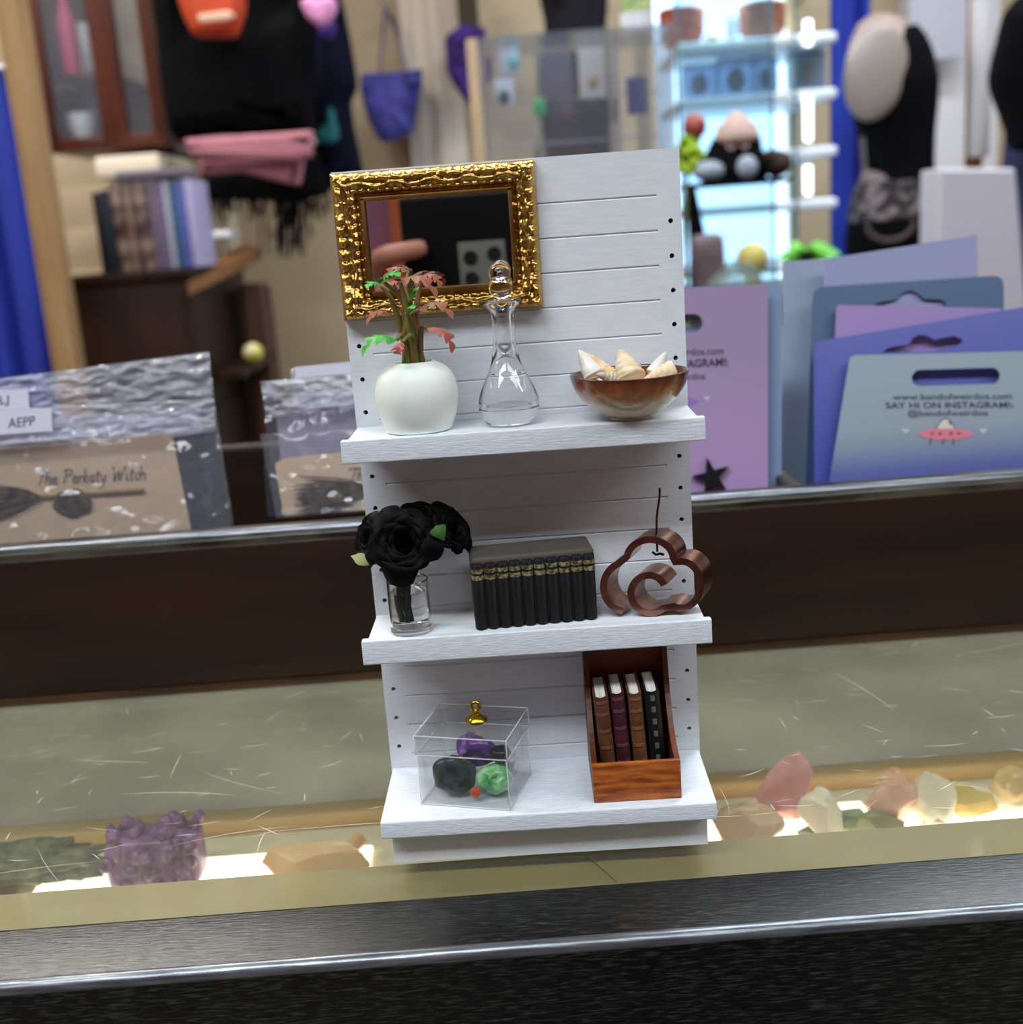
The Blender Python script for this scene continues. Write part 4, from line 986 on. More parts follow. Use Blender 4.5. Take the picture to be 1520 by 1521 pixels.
mb = MB(); c0 = pl.pt(108, 748, .0012); mb.ico(c0, (.0085, .0016, .0062), 3, .2, 2, 4); part('broom_knot', mb, straw, bagA, smooth=True)
mb = MB(); mb.tube([pl.pt(58, 738, .0012), pl.pt(90, 736, .0012), pl.pt(214, 728, .0012)], .0009, 6); part('broom_handle', mb, handle_m, bagA, smooth=True)
part('bag', bagsheet(pl, QA, .0032, .0016, 1, crin=.5), cello, bagA, smooth=True, label='clear crinkled cellophane')
def fold(pl, Q, off, seed, amp=.0018):
    def f(u, v):
        p = bil(Q, u, v); q = Vector((u*11+seed, v*4, 1)); e = min(1, 8*min(v, 1-v)+.05)
        return pl.pt(p.x, p.y, off+e*amp*(noise.noise(q)+.7*(1-2*abs(noise.noise(q*1.6)))+.4*noise.noise(q*3.3)))
    return MB().grid(f, 90, 24)
part('flap', fold(pl, [(-90, 612), (318, 592), (320, 640), (-90, 676)], .0070, 2), cello_h, bagA, smooth=True, label='folded clear flap')
part('label', plate(MB(), pl, [[(-60, 614), (88, 606), (90, 640), (-60, 650)]], .0003, .0100), label_m, bagA, smooth=False, label='white paper label')
mb = MB(); text_px(mb, pl, 'AEPP', (12, 636), (52, 632), (0, -15), .0103); part('lettering', mb, ink, bagA, smooth=False, label='pen letters')
# left bag behind
Y2 = .1570
pl = Plane(Vector((at(150, 700, y=Y2).x, Y2, .0085)), 8, 3)
bagB = thing('clear_bag', 'clear bag rising highest behind the front left bag', 'bag', pl.O, 'clear bags of broom cards in the tray')
part('card', plate(MB(), pl, [[(-80, 630), (296, 606), (310, 770), (-80, 790)]], .0006, -.0005), M('card_mauvegrey', '#8f8698', .6), bagB, smooth=False)
part('bag', fold(pl, [(-90, 572), (311, 521), (343, 790), (-90, 800)], .0012, 9, .0012), cello, bagB, smooth=True, label='clear crinkled cellophane')
part('flap', fold(pl, [(-90, 574), (311, 523), (316, 592), (-90, 620)], .0052, 5, .0026), cello_h, bagB, smooth=True, label='folded crinkled flap')
part('label', plate(MB(), pl, [[(-60, 584), (52, 577), (54, 606), (-60, 612)]], .0003, .0085), label_m, bagB, smooth=False, label='white paper label')
mb = MB(); text_px(mb, pl, 'LJ', (0, 601), (13, 599), (0, -13), .0088); part('lettering', mb, ink, bagB, smooth=False, label='pen letters')
# right front bag, half behind the shelf unit
Y3 = .1435
pl = Plane(Vector((at(480, 700, y=Y3).x, Y3, .0085)), 9, 0)
bagC = thing('clear_bag', 'clear bag with a cream broom card half hidden behind the white shelf', 'bag', pl.O, 'clear bags of broom cards in the tray')
part('card', plate(MB(), pl, [rpx([(408, 688), (425, 680), (680, 655), (700, 745), (421, 766)], 5)], .0006, -.0005), kraft2, bagC, smooth=False, label='cream mounting card')
part('strip', plate(MB(), pl, [[(391, 690), (407, 686), (420, 766), (398, 767)]], .0006, -.0006), black_strip, bagC, smooth=False, label='black strip')
mb = MB(); script_px(mb, pl, 'The Perkaty Witch', (516, 714), (682, 702), (2, -18), .0003); part('lettering', mb, ink, bagC, smooth=True, label='black script writing')
broom(bagC, pl, 548, 727, 440, 742, 30, .0004, 80, 5)
mb = MB(); mb.tube([pl.pt(545, 727, .0012), pl.pt(690, 716, .0012)], .0009, 6); part('broom_handle', mb, handle_m, bagC, smooth=True)
part('bag', bagsheet(pl, [(386, 645), (690, 628), (700, 748), (410, 770)], .0032, .0014, 4, crin=.5), cello, bagC, smooth=True, label='clear crinkled cellophane')
Y4 = .1570
pl = Plane(Vector((at(480, 700, y=Y4).x, Y4, .0085)), 8, 0)
bagD = thing('clear_bag', 'clear bag with a grey band behind the half hidden cream card', 'bag', pl.O, 'clear bags of broom cards in the tray')
part('card', plate(MB(), pl, [[(410, 612), (690, 584), (690, 740), (424, 762)]], .0006, -.0005), M('card_mauvegrey', '#8f8698'), bagD, smooth=False, label='mauve grey card')
part('bag', fold(pl, [(386, 566), (690, 544), (700, 745), (412, 768)], .0012, 14, .0012), cello, bagD, smooth=True, label='clear crinkled cellophane')
part('flap', fold(pl, [(387, 567), (690, 545), (692, 590), (396, 620)], .0050, 17, .0026), cello_h, bagD, smooth=True, label='folded crinkled flap')
part('label', plate(MB(), pl, [[(450, 590), (560, 580), (562, 606), (452, 616)]], .0003, -.0009), label_m, bagD, smooth=False)
Y5 = .1680
pl = Plane(Vector((at(480, 700, y=Y5).x, Y5, .0085)), 6, 0)
bagE = thing('clear_bag', 'rearmost clear bag with a white label beside the white shelf', 'bag', pl.O, 'clear bags of broom cards in the tray')
part('bag', fold(pl, [(432, 548), (690, 524), (700, 745), (440, 765)], 0, 23, .0015), cello_h, bagE, smooth=True, label='clear crinkled cellophane')
part('label', plate(MB(), pl, [[(440, 545), (600, 530), (602, 548), (442, 562)]], .0003, .0040), label_m, bagE, smooth=False, label='white paper label')
# folded tan cord bundle between the bags
q0, q1 = at(364, 655, y=.185), at(402, 648, y=.185)
mb = MB().box(((q0.x+q1.x)/2, .185, .031), (q1.x-q0.x, .016, .045), None, .003)
solo('tan_cardboard_box', mb, M('tan_box', '#b08e4e', .6, nz=(60, .3, .7), hex2='#c2a465'), 'small tan cardboard box between the two groups of clear bags', 'box')
# ------------------------------------------------------------ the shop behind
def puff(px, y, depth, bev=.02, rnd=0, nz=0, fr=8, seed=0, yaw=0, smooth_pts=False):
    """a soft solid with the given outline at distance y"""
    cx = sum(q[0] for q in px)/len(px); pl = Plane(Vector((at(cx, 300, y=y).x, y, 0)), 0, yaw)
    P = rpx(px, rnd) if rnd else px
    mb = MB(); plate(mb, pl, [P], depth, 0, bev, smooth_pts)
    if nz:
        bmesh.ops.triangulate(mb.bm, faces=mb.bm.faces); bmesh.ops.subdivide_edges(mb.bm, edges=[e for e in mb.bm.edges if e.calc_length() > .05], cuts=2, use_grid_fill=True); bmesh.ops.triangulate(mb.bm, faces=mb.bm.faces)
        mb.noise(nz, fr, seed)
    return mb
def drape(x0, x1, y, z0, z1, folds, amp, n=90, m=10, tap=0):
    """a pleated cloth sheet"""
    mb = MB()
    for s in (0, .004):
        def f(u, v):
            x = x0+(x1-x0)*u; k = 1-.25*v
            return (x+(u-.5)*tap*v, y+s+amp*k*math.sin(u*folds*2*PI+.6*math.sin(v*3+u*5))+amp*.4*math.sin(u*folds*4.3*PI+1), z1+(z0-z1)*v)
        mb.grid(f, n, m)
    return mb
blue_c = M('blue_cloth', '#1c2f92', .75, nz=(5, .3, .7), hex2='#2237a4'); blk = M('black_cloth', '#07070a', .9, spec=.1); navy = M('navy_cloth', '#0d0f20', .9, spec=.1)
pinkc = M('pink_cloth', '#b0727e', .8, nz=(12, .3, .7), hex2='#a0626e'); whitep = M('white_plastic', '#e4e6ec', .4); brown = M('brown_wood', '#3a1a10', .35, nz=(7, .3, .7), hex2='#54281a', st=(4, 4, .6)); dbrown = M('dark_wood', '#1c0d06', .5, spec=.2, nz=(7, .3, .7), hex2='#2e190f', st=(3, 3, .6))
pale_metal = M('pale_metal', '#b8b8bc', .3, 1); clear2 = THIN('case_acrylic', '#f4f6f8', .04, 1.45, .06, '#c6c9d6')
def hang_rail(name, label, x0, x1, y, z, posts=True):
    t_ = thing(name, label, 'clothes rail', ((x0+x1)/2, y, z))
    part('rail', MB().tube([(x0, y, z), (x1, y, z)], .012, 12), pale_metal, t_, smooth=True)
    for x in (x0, x1): part('drop_rod', MB().tube([(x, y, z), (x, y, 1.9)], .008, 12), pale_metal, t_, smooth=True)
    return t_
# left curtain
xl, xr = at(-150, 330, y=2.3).x, at(64, 330, y=2.3).x
solo('blue_curtain', drape(xl, xr, 2.3, -.94, at(0, 105, y=2.3).z, 3.5, .025), blue_c, 'royal blue curtain at the far left behind the wooden post', 'curtain', smooth=True)
solo('curtain_rod', MB().tube([(xl-.1, 2.3, at(0, 105, y=2.3).z+.004), (xr+.03, 2.3, at(0, 105, y=2.3).z+.004)], .012, 10), pale_metal, 'thin metal rod holding the left blue curtain', 'curtain rod', smooth=True)
# wall cabinet with glass doors
zc0 = at(150, 222, y=2.50).z; X = lambda px, y=2.50, py=110: at(px, py, y=y).x
xa, xb = X(52), X(236); xm = X(160); zt = zc0+.85
cab = thing('glass_door_cabinet', 'reddish brown wall cabinet with glass doors on the siding wall', 'cabinet', ((xa+xb)/2, 2.6, zc0))
part('bottom_board', MB().bx(xa, xb, 2.52, 2.85, zc0, zc0+.03, .004), brown, cab)
part('top_board', MB().bx(xa, xb, 2.52, 2.85, zt-.03, zt, .004), brown, cab)
for x in (xa, xb-.02): part('side_board', MB().bx(x, x+.02, 2.52, 2.85, zc0+.03, zt-.03, .002), brown, cab)
zs_ = at(100, 112, y=2.55).z
part('inner_shelf', MB().bx(xa+.02, xm, 2.55, 2.83, zs_-.012, zs_), brown, cab)
for x0, x1 in ((xa, xm), (xm, xb)):
    fw = .030
    mb = MB(); 
    for q in ((x0, x0+fw, zc0, zt), (x1-fw, x1, zc0, zt), (x0+fw, x1-fw, zc0, zc0+fw), (x0+fw, x1-fw, zt-fw, zt)): mb.bx(q[0], q[1], 2.495, 2.519, q[2], q[3], .003)
    dr = part('door', mb, brown, cab)
    part('glass_pane', MB().bx(x0+fw, x1-fw, 2.505, 2.509, zc0+fw, zt-fw), clear2, dr, smooth=False, label='clear glass')
def obj_lathe(name, px, y, z, prof, mat, label, cat, n=24, group=None):
    x = at(*px, y=y).x; return solo(name, MB().lathe(prof, (x, y, z), n, cap=True), mat, label, cat, smooth=40, group=group)
obj_lathe('white_canister', (130, 90), 2.68, zs_+.001, [(.034, 0), (.036, .10), (.031, .11), (.031, .13), (0, .13)], whitep, 'white canister on the upper shelf of the glass door cabinet', 'jar')
obj_lathe('pink_bottle', (99, 40), 2.56, zs_+.001, [(.022, 0), (.024, .12), (.010, .16), (.010, .20)], M('pink_bottle', '#a83a5e', .3), 'deep pink bottle on the upper shelf of the glass door cabinet', 'bottle')
obj_lathe('glass_jar', (147, 180), 2.69, zc0+.031, [(.030, 0), (.034, .02), (.036, .09), (.028, .11), (.030, .12)], THIN('jar_glass', '#eef2f4', .05, 1.5, .35, '#cfd2d8'), 'clear glass jar at the bottom of the glass door cabinet', 'jar')
obj_lathe('white_cup', (123, 190), 2.585, zc0+.031, [(.025, 0), (.034, .03), (.036, .06), (.033, .06), (.02, .006)], whitep, 'small white cup at the bottom of the glass door cabinet', 'cup')
mb = drape(X(178), X(196), 2.70, zc0+.032, zc0+.40, 1.5, .012, 24, 8); solo('pale_folded_scarf', mb, M('pale_scarf', '#d8c4c4', .8), 'pale pink folded scarf behind the right glass door of the cabinet', 'scarf', smooth=True)
# ledge under it
pA, pB = at(140, 245, y=2.40), at(236, 238, y=2.40)
solo('ledge_shelf', MB().bx(pA.x, pB.x, 2.40, 2.84, at(190, 262, y=2.4).z, at(190, 230, y=2.4).z, .008), M('cream_paint', '#e4d6c2', .5), 'short cream box shelf on the siding below the cabinet', 'shelf')
# desk
yd = 2.08; zd = at(200, 404, y=yd).z; x0, x1 = at(103, 470, y=yd).x, at(286, 470, y=yd).x
desk = thing('brown_desk', 'dark brown wooden desk with books on top at the left', 'desk', ((x0+x1)/2, 2.3, -.95))
part('cabinet_body', MB().bx(x0, x1, yd, yd+.50, -.95, zd-.02, .004), dbrown, desk)
part('desk_top', MB().bx(x0-.01, x1+.01, yd-.01, yd+.51, zd-.02, zd, .004), dbrown, desk)
xe = at(400, 470, y=2.45).x
A, B_, C_ = Vector((x1+.004, yd-.02, zd-.028)), at(388, 368, y=2.45), Vector((x1+.004, yd+.50, at(290, 366, y=2.58).z))
b = bmesh.new(); th_ = Vector((0, 0, -.026)); t1 = [b.verts.new(q) for q in (A, B_, C_)]; t2 = [b.verts.new(q+th_) for q in (A, B_, C_)]
b.faces.new(t1); b.faces.new(t2[::-1])
for i in range(3): b.faces.new((t1[i], t2[i], t2[(i+1) % 3], t1[(i+1) % 3]))
part('slanted_flap', MB().add(b), M('flap_wood', '#6e4526', .45, nz=(9, .3, .7), hex2='#82552f'), desk, smooth=False, label='lighter brown slanted corner flap')
for x in (at(352, 470, y=2.3).x, xe-.015): part('leg', MB().bx(x-.014, x+.014, 2.42, 2.47, -.95, .10, .003), M('leg_wood', '#4a2c1c', .5), desk)
part('lower_shelf', MB().bx(x1+.004, xe, 2.12, 2.46, at(375, 541, y=2.2).z-.02, at(375, 541, y=2.2).z, .003), dbrown, desk)
part('back_panel', MB().bx(x1+.004, xe, 2.48, 2.50, -.95, .09), M('desk_back', '#2e1812', .5), desk)
c = at(376, 524, y=2.2); mb = MB().ico(c, (.022, .022, .021), 3)
solo('yellow_white_ball', mb, M('yellow_white', '#d8cfa0', .5, nz=(20, .45, .55), hex2='#b8a82c'), 'white and yellow ball on the lower shelf of the brown desk', 'ball', smooth=True)
# books on the desk
cols = [('black book', '#0d0d12', 150, 163, 285), ('black blue book', '#15202e', 163, 176, 281), ('dark brown book', '#33201c', 177, 196, 268), ('mottled tan book', '#6a5244', 197, 208, 270), ('plum brown book', '#3c2a30', 209, 232, 268), ('grey mauve book', '#6e5f70', 233, 244, 266),
        ('dusty purple book', '#77658a', 245, 254, 268), ('silver book', '#a3a6b2', 255, 264, 268), ('teal blue book', '#3d5f84', 265, 275, 270), ('blue violet book', '#5a62ae', 276, 286, 268), ('pale lilac book', '#a9a0c6', 287, 298, 266)]
names = ['black', 'black and blue', 'dark brown', 'mottled tan', 'plum brown', 'grey mauve', 'dusty purple', 'silver grey', 'teal blue', 'blue violet', 'pale lilac']
for (nm, hx, a, b_, tp), nn in zip(cols, names):
    X0, X1 = at(a, 390, y=2.10).x, at(b_, 390, y=2.10).x; zt_ = at((a+b_)/2, tp, y=2.10).z
    bk_ = thing('book', nn+' book standing in the row on the brown desk', 'book', ((X0+X1)/2, 2.16, zd), 'books on the brown desk')
    part('cover', MB().bx(X0+.0006, X1-.0006, 2.10, 2.235, zd+.0005, zt_, .002), M('bk_'+nm, hx, .45, nz=(30, .4, .62), hex2='#8a7468' if 'tan' in nm or 'brown' in nm else hx), bk_)
    part('pages', MB().bx(X0+.002, X1-.002, 2.105, 2.237, zd+.003, zt_+.0008), pages, bk_, smooth=False)
q0, q1 = at(172, 258, y=2.10), at(268, 252, y=2.10); zt_ = max(at((a+b_)/2, tp, y=2.10).z for (_, _, a, b_, tp) in cols if 170 < a < 262)+.0012
solo('grey_book', MB().bx(q0.x, q1.x, 2.095, 2.23, zt_, zt_+.016, .003), M('grey_book', '#6d6674', .5), 'grey book lying flat on top of the row of books', 'book', group='books on the brown desk')
c0 = at(296, 404, y=2.06)
solo('white_phone_case', MB().box(at(325, 350, y=2.42)+Vector((0, .0, .0)), (.075, .10, .02), None, .008, 3), whitep, 'white padded pouch on the brown desk flap', 'pouch')
# hanging black clothes
rx0, rx1 = at(225, 0, y=2.65).x-.05, at(540, 0, y=2.65).x+.05; rz = at(380, -150, y=2.65).z
hang_rail('clothes_rail', 'metal rail carrying the black clothes', rx0, rx1, 2.43, rz)
def garment(name, px, y, depth, mat, label, cat, nz=.006, fr=9, bev=.02, seed=1, hook=None, group='clothes on the left rail'):
    cx = sum(q[0] for q in px)/len(px); t_ = thing(name, label, cat, at(cx, max(q[1] for q in px), y=y), group)
    part('cloth', puff(px, y, depth, bev, 10, nz, fr, seed), mat, t_, smooth=True)
    if hook:
        for hx in hook:
            a = at(hx, min(q[1] for q in px)+6, y=y)
            part('hanger', MB().tube(cr([a, Vector((a.x, y, rz-.02)), Vector((a.x+.012, y+.012 if y < 2.43 else y-.012, rz+.024)), Vector((a.x+.01, 2.43, rz+.0168))], 4), .003, 6), blk, t_, smooth=True)
    return t_
garment('black_sweater', [(218, -60), (470, -60), (474, 60), (466, 196), (380, 203), (277, 206), (262, 208), (250, 190), (236, 90)], 2.40, .10, blk, 'large black sweater hanging above the pink towels', 'sweater', .015, 7, .05, 2, (300, 420))
garment('navy_jacket', [(440, -40), (498, -30), (520, 60), (530, 132), (522, 150), (540, 262), (470, 285), (462, 120)], 2.60, .09, navy, 'dark navy jacket hanging right of the black sweater', 'jacket', .012, 8, .04, 5, (464,))
garment('orange_shirt', [(258, -40), (368, -40), (362, 20), (353, 57), (320, 58), (288, 55), (276, 30)], 2.29, .04, M('orange_cloth', '#c24a18', .7, nz=(6, .4, .6), hex2='#a8201c'), 'orange and red cloth over the top of the black sweater', 'shirt', .008, 12, .02, 7, (300,))
solo('white_band', puff([(294, 22), (338, 16), (352, 22), (340, 30), (298, 34)], 2.248, .012, .004), M('cream_cloth', '#d9b8a0', .7), 'cream stripe band on the orange cloth', 'band', smooth=True)
garment('pink_heart_pouch', [(444, 2), (462, -8), (474, 2), (486, -10), (502, 4), (498, 26), (480, 46), (458, 30)], 2.26, .04, M('pink_bright', '#d98fc0', .6), 'bright pink heart shaped pouch hanging at the top of the rail', 'pouch', .004, 12, .016, 8, (468,))
garment('purple_pouch', [(472, 20), (494, 24), (500, 48), (486, 62), (474, 50)], 2.315, .03, M('purple_cloth', '#3c1c82', .6), 'purple pouch hanging behind the pink heart pouch', 'pouch', .004, 12, .012, 9, (494,))
garment('teal_scarf', [(466, 192), (486, 184), (484, 160), (496, 158), (503, 205), (492, 215), (470, 212)], 2.50, .03, M('teal_cloth', '#0d5a62', .7), 'dark teal scarf end hanging beside the navy jacket', 'scarf', .005, 14, .012, 10, (494,))
# pink folded towels and black fringed shawl on a bar
yb = 2.62
solo('towel_bar', MB().tube([at(262, 222, y=2.338), at(470, 211, y=2.338)], .005, 10).tube([at(266, 222, y=2.338), (at(266, 222, y=2.338).x, 2.82, at(266, 222, y=2.338).z)], .005, 8), pale_metal, 'metal bar on the wall holding the pink towels and fringed shawl', 'rail', smooth=True)
def towel(px, y, mat, lab, seed): solo('pink_towel', puff(px, y, .034, .012, 6, .002, 10, seed), mat, lab, 'towel', smooth=True, group='pink towels on the bar')
towel([(274, 207), (466, 194), (464, 234), (440, 240), (284, 234)], 2.275, pinkc, 'upper pink towel folded over the bar', 1)
towel([(296, 240), (453, 236), (447, 277), (420, 272), (360, 256), (300, 262)], 2.315, M('pink_cloth2', '#a86875', .8), 'lower pink towel hanging below the first one', 2)
sh = thing('fringed_shawl', 'black fringed shawl hanging under the pink towels', 'shawl', at(400, 300, y=2.385))
part('cloth', puff([(300, 230), (474, 222), (480, 260), (492, 288), (440, 302), (380, 298), (340, 296), (304, 300), (298, 260)], 2.385, .022, .009, 6, .003, 10, 4), blk, sh, smooth=True)
mb = MB(); rr = random.Random(8)
for i in range(95):
    px = rr.uniform(302, 490) if i < 55 else rr.gauss(428, 16); L_ = rr.uniform(8, 34) if i < 55 else rr.uniform(35, 88)
    s0 = at(px, 292+rr.uniform(-4, 6), y=2.385+rr.uniform(-.010, .010)); e0 = at(px+rr.uniform(-8, 10), 296+L_, y=2.385)
    mb.tube(cr([s0, s0.lerp(e0, .5)+Vector((rr.uniform(-.006, .006), 0, 0)), e0], 3), .0022, 5)
part('fringe', mb, blk, sh, smooth=True)
# tote and purple bag on wall hooks
tote_m = M('tote_blue', '#2e2c78', .7, nz=(16, .38, .62), hex2='#4b4aa6'); 
def wall_hook(px, py, lab):
    q = at(px, py, y=3.40); solo('wall_hook', MB().tube([(q.x, 3.55, q.z+.01), (q.x, 3.38, q.z), (q.x, 3.36, q.z+.02)], .006, 8), pale_metal, lab, 'hook', smooth=True, group='wall hooks'); return q
hk = wall_hook(574, 16, 'wall hook carrying the blue tote bag')
tote = thing('tote_bag', 'blue violet patterned tote bag hanging on the back wall', 'bag', at(580, 210, y=3.36))
part('bag_body', puff([(537, 112), (628, 104), (627, 134), (620, 170), (612, 198), (590, 208), (574, 213), (562, 206), (547, 180), (537, 142)], 3.36, .14, .05, 6, .012, 9, 3), tote_m, tote, smooth=True)
for a_, b_ in (((565, 110), (568, 62)), ((605, 106), (592, 58))): part('strap', MB().tube(cr([at(*a_, y=3.34), at(*b_, y=3.37), hk+Vector((0, -.02, .004))], 5), .009, 8, flat=.35), M('strap_blue', '#33327e', .7), tote, smooth=True)
hk2 = wall_hook(694, -30, 'wall hook carrying the purple bag')
pb = thing('purple_bag', 'dark purple fuzzy bag hanging beside the clear case', 'bag', at(690, 150, y=3.34))
part('bag_body', puff([(664, 56), (690, 38), (722, 44), (728, 115), (712, 165), (690, 150), (662, 104)], 3.34, .12, .04, 5, .012, 12, 6), M('purple_fuzz', '#2c1456', .9, nz=(25, .4, .62), hex2='#4a2a86'), pb, smooth=True)
part('strap', MB().bx(at(680, 20, y=3.4).x, at(711, 20, y=3.4).x, 3.39, 3.40, at(694, 62, y=3.4).z, hk2.z+.01, .003), M('olive_strap', '#3a3323', .8), pb, label='wide olive strap')
# pale cloth put in for the brightly lit wall behind the tote
cl_ = drape(at(596, 60, y=3.46).x, at(682, 60, y=3.46).x, 3.47, at(640, 300, y=3.46).z, at(640, -40, y=3.46).z, 1.3, .012, 40, 10)
solo('lit_wall_cloth', cl_, M('lit_wall_pale', '#cdbfb0', .8), 'pale cream cloth added for the lit stretch of back wall right of the tote bag', 'cloth', smooth=True)
# dark dress behind the clear case
garment('dark_dress', [(797, -34), (905, -34), (896, 38), (908, 120), (912, 250), (796, 250), (800, 120), (806, 38)], 2.95, .10, M('dark_plum', '#17141c', .8, spec=.2), 'dark dress hanging behind the clear case', 'dress', .012, 7, .04, 12, None, None)
dd = [o for o in bpy.data.objects if o.name == 'dark_dress'][0]; a = at(854, -34, y=2.95); zr_ = at(854, -62, y=2.97).z
part('hanger', MB().tube([a, (a.x, 2.95, zr_-.012), (a.x+.01, 2.955, zr_+.016), (a.x+.01, 2.97, zr_+.014)], .003, 6), pale_metal, dd, smooth=True)
solo('dress_rail', MB().tube([at(780, -57, y=2.97), at(930, -67, y=2.97)], .01, 8).tube([at(900, -65, y=2.97), (at(900, -65, y=2.97).x, 3.55, at(900, -65, y=2.97).z)], .008, 8), pale_metal, 'short wall rail holding the dark dress', 'rail', smooth=True)
# clear acrylic case on a white pedestal
yc = 1.42; zcb = at(860, 262, y=yc).z; xa, xb = at(716, 140, y=yc).x, at(1003, 140, y=yc).x; zct = at(860, 48, y=yc).z
solo('white_pedestal', MB().bx(xa+.015, xb-.06, yc+.005, yc+.19, -.95, zcb, .004), whitep, 'white pedestal under the clear pin case', 'pedestal')
pcase = thing('acrylic_pin_case', 'clear acrylic display case of small carded pins above the white shelf', 'display case', ((xa+xb)/2, yc+.1, zcb))
mb = MB(); mb.bx(xa, xb, yc, yc+.004, zcb, zct).bx(xa, xa+.004, yc+.004, yc+.2, zcb, zct).bx(xb-.004, xb, yc+.004, yc+.2, zcb, zct).bx(xa, xb, yc, yc+.2, zct, zct+.004).bx(xa, xb, yc, yc+.2, zcb, zcb+.004)
part('case_walls', mb, clear2, pcase, smooth=False)
for px in (800, 912, 955): x = at(px, 140, y=yc+.1).x; part('divider', MB().bx(x-.002, x+.002, yc+.02, yc+.19, zcb+.004, zct-.002), clear2, pcase, smooth=False)
zsh = [at(860, 112, y=yc+.1).z, at(860, 188, y=yc+.1).z]
for z in (zcb+.06, zcb+.125): part('rack_bar', MB().tube([(xa+.004, yc+.17, z), (xb-.004, yc+.17, z)], .002, 6), THIN('bar_clear', '#dfe4ea', .1, 1.45, .3), pcase, smooth=True)
def pin(px, w, h, col, lab, deco=None, dcol=None):
    c = at(*px, y=yc+.155); W_, H_ = w/FPX*(yc+.155+.349), h/FPX*(yc+.155+.349)
    t_ = thing('pin_card', lab, 'pin', (c.x, c.y, c.z-H_/2), 'carded pins in the clear case')
    part('backing_card', MB().box(c, (W_, .003, H_), None, .001), M('pin_'+col, col, .5), t_)
    zb = max([z for z in (zcb+.06, zcb+.125) if z < 9], key=lambda z: -abs(z-c.z-H_/2))
    part('hook', MB().tube([(c.x, c.y, c.z+H_/2-.003), (c.x, yc+.168, c.z+H_/2+.004), (c.x, yc+.172, zb)], .001, 5), pale_metal, t_, smooth=True)
    if deco: part('pin_badge', MB().ico(c+Vector((deco[0]/FPX*1.9, -.003, deco[1]/FPX*1.9)), (deco[2]/FPX*1.9, .003, deco[2]/FPX*1.9*1.2), 2), M('pinb_'+dcol, dcol, .3), t_, smooth=True)
pin((880, 108), 38, 68, '#c8c0bc', 'whitish pin card with a small gold flower in the clear case', (0, -12, 7), '#b08a4a')
pin((826, 112), 44, 60, '#5b566c', 'dusky purple pin card left of the whitish one in the clear case')
pin((757, 92), 30, 34, '#b8c2ca', 'pale grey pin card at the top left of the clear case', (6, 0, 8), '#7cc0c4')
pin((750, 136), 26, 34, '#d0d4e2', 'white pin with a dark green stone at the left of the clear case', (-2, -8, 9), '#2c4a3c')
pin((946, 142), 28, 50, '#3f4288', 'blue pin card at the right of the clear case')
pin((882, 166), 44, 30, '#15131a', 'black pin card below the whitish card in the clear case')
pin((836, 166), 36, 28, '#2d3140', 'dark slate pin card beside the green bead in the clear case', (6, -2, 9), '#5a3a4a')
c = at(802, 160, y=yc+.06); solo('green_bead', MB().ico(c, (.0095, .006, .015), 3).tube([c+Vector((0, 0, .013)), (c.x, yc+.06, zct)], .0008, 5), M('green_bead', '#12b060', .25), 'bright green bead hanging in the clear case', 'bead', smooth=True)
c = at(778, 232, y=yc+.08); solo('green_purple_charm', MB().ico(Vector((c.x, yc+.08, zcb+.014)), (.010, .008, .010), 3), M('lime_charm', '#6fbf3c', .4), 'small lime green charm at the bottom left of the clear case', 'charm', smooth=True)
q0 = at(707, 150, y=1.75); solo('tan_upright', MB().bx(q0.x-.009, q0.x+.009, 1.74, 1.78, -.95, at(707, 58, y=1.75).z, .003), M('tan_upright', '#b59a78', .6), 'slim tan wooden upright beside the clear case', 'post')
# plant top above the case
gp = thing('green_grass_bunch', 'bunch of upright green blades above the clear case', 'plant', (at(945, 40, y=1.52).x, 1.52, zct+.0045))
part('pot', MB().lathe([(.020, 0), (.024, .03), (.021, .03), (.018, .004)], (at(945, 40, y=1.52).x, 1.52, zct+.0045), 20), whitep, gp)
mb = MB(); rr = random.Random(2)
for i in range(26):
    x = at(945, 40, y=1.52).x+rr.uniform(-.015, .015); mb.tube(cr([(x, 1.52+rr.uniform(-.01, .01), zct+.012), (x+rr.uniform(-.008, .008), 1.52, zct+.07), (x+rr.uniform(-.02, .02), 1.52, zct+.13)], 4), [.0018]*8+[.0004], 4)
part('blades', mb, M('blade_green', '#7d9a48', .5, nz=(60, .4, .6), hex2='#c3cf9a'), gp, smooth=True)

# ------------------------------------------------------------ lit glass cabinet
yg = 2.35; xa, xb = at(1008, 200, y=yg).x, at(1243, 200, y=yg).x; zlo = -.95; zhi = at(1120, -60, y=yg).z
lc = thing('lit_glass_cabinet', 'brightly lit glass display cabinet with white shelves right of the white shelf unit', 'cabinet', ((xa+xb)/2, yg+.2, zlo))
part('back_panel', MB().bx(xa, xb-.03, yg+.36, yg+.38, zlo, zhi), EM('lit_back', '#c4e6ff', 1.15), lc, smooth=False, label='glowing pale blue back')
part('base', MB().bx(xa, xb, yg, yg+.38, zlo, -.6, .004), whitep, lc)
part('top', MB().bx(xa, xb, yg, yg+.38, zhi, zhi+.05, .004), whitep, lc)
shz = [at(1150, py, y=yg).z for py in (52, 136, 222, 300, 392)]
for z in shz: part('shelf', MB().bx(xa+.004, xb+.005, yg+.01, yg+.355, z-.022, z, .008, 3), M('shelf_white', '#dfe9f2', .35), lc)
gx = at(1148, 200, y=yg).x; gx2 = at(1182, 200, y=yg).x
edge_m = M('glass_edge', '#41606a', .2)
for x in (gx, gx2, xa+.003): part('corner_post', MB().bx(x-.003, x+.003, yg-.004, yg+.004, -.6, zhi, .001), edge_m, lc)
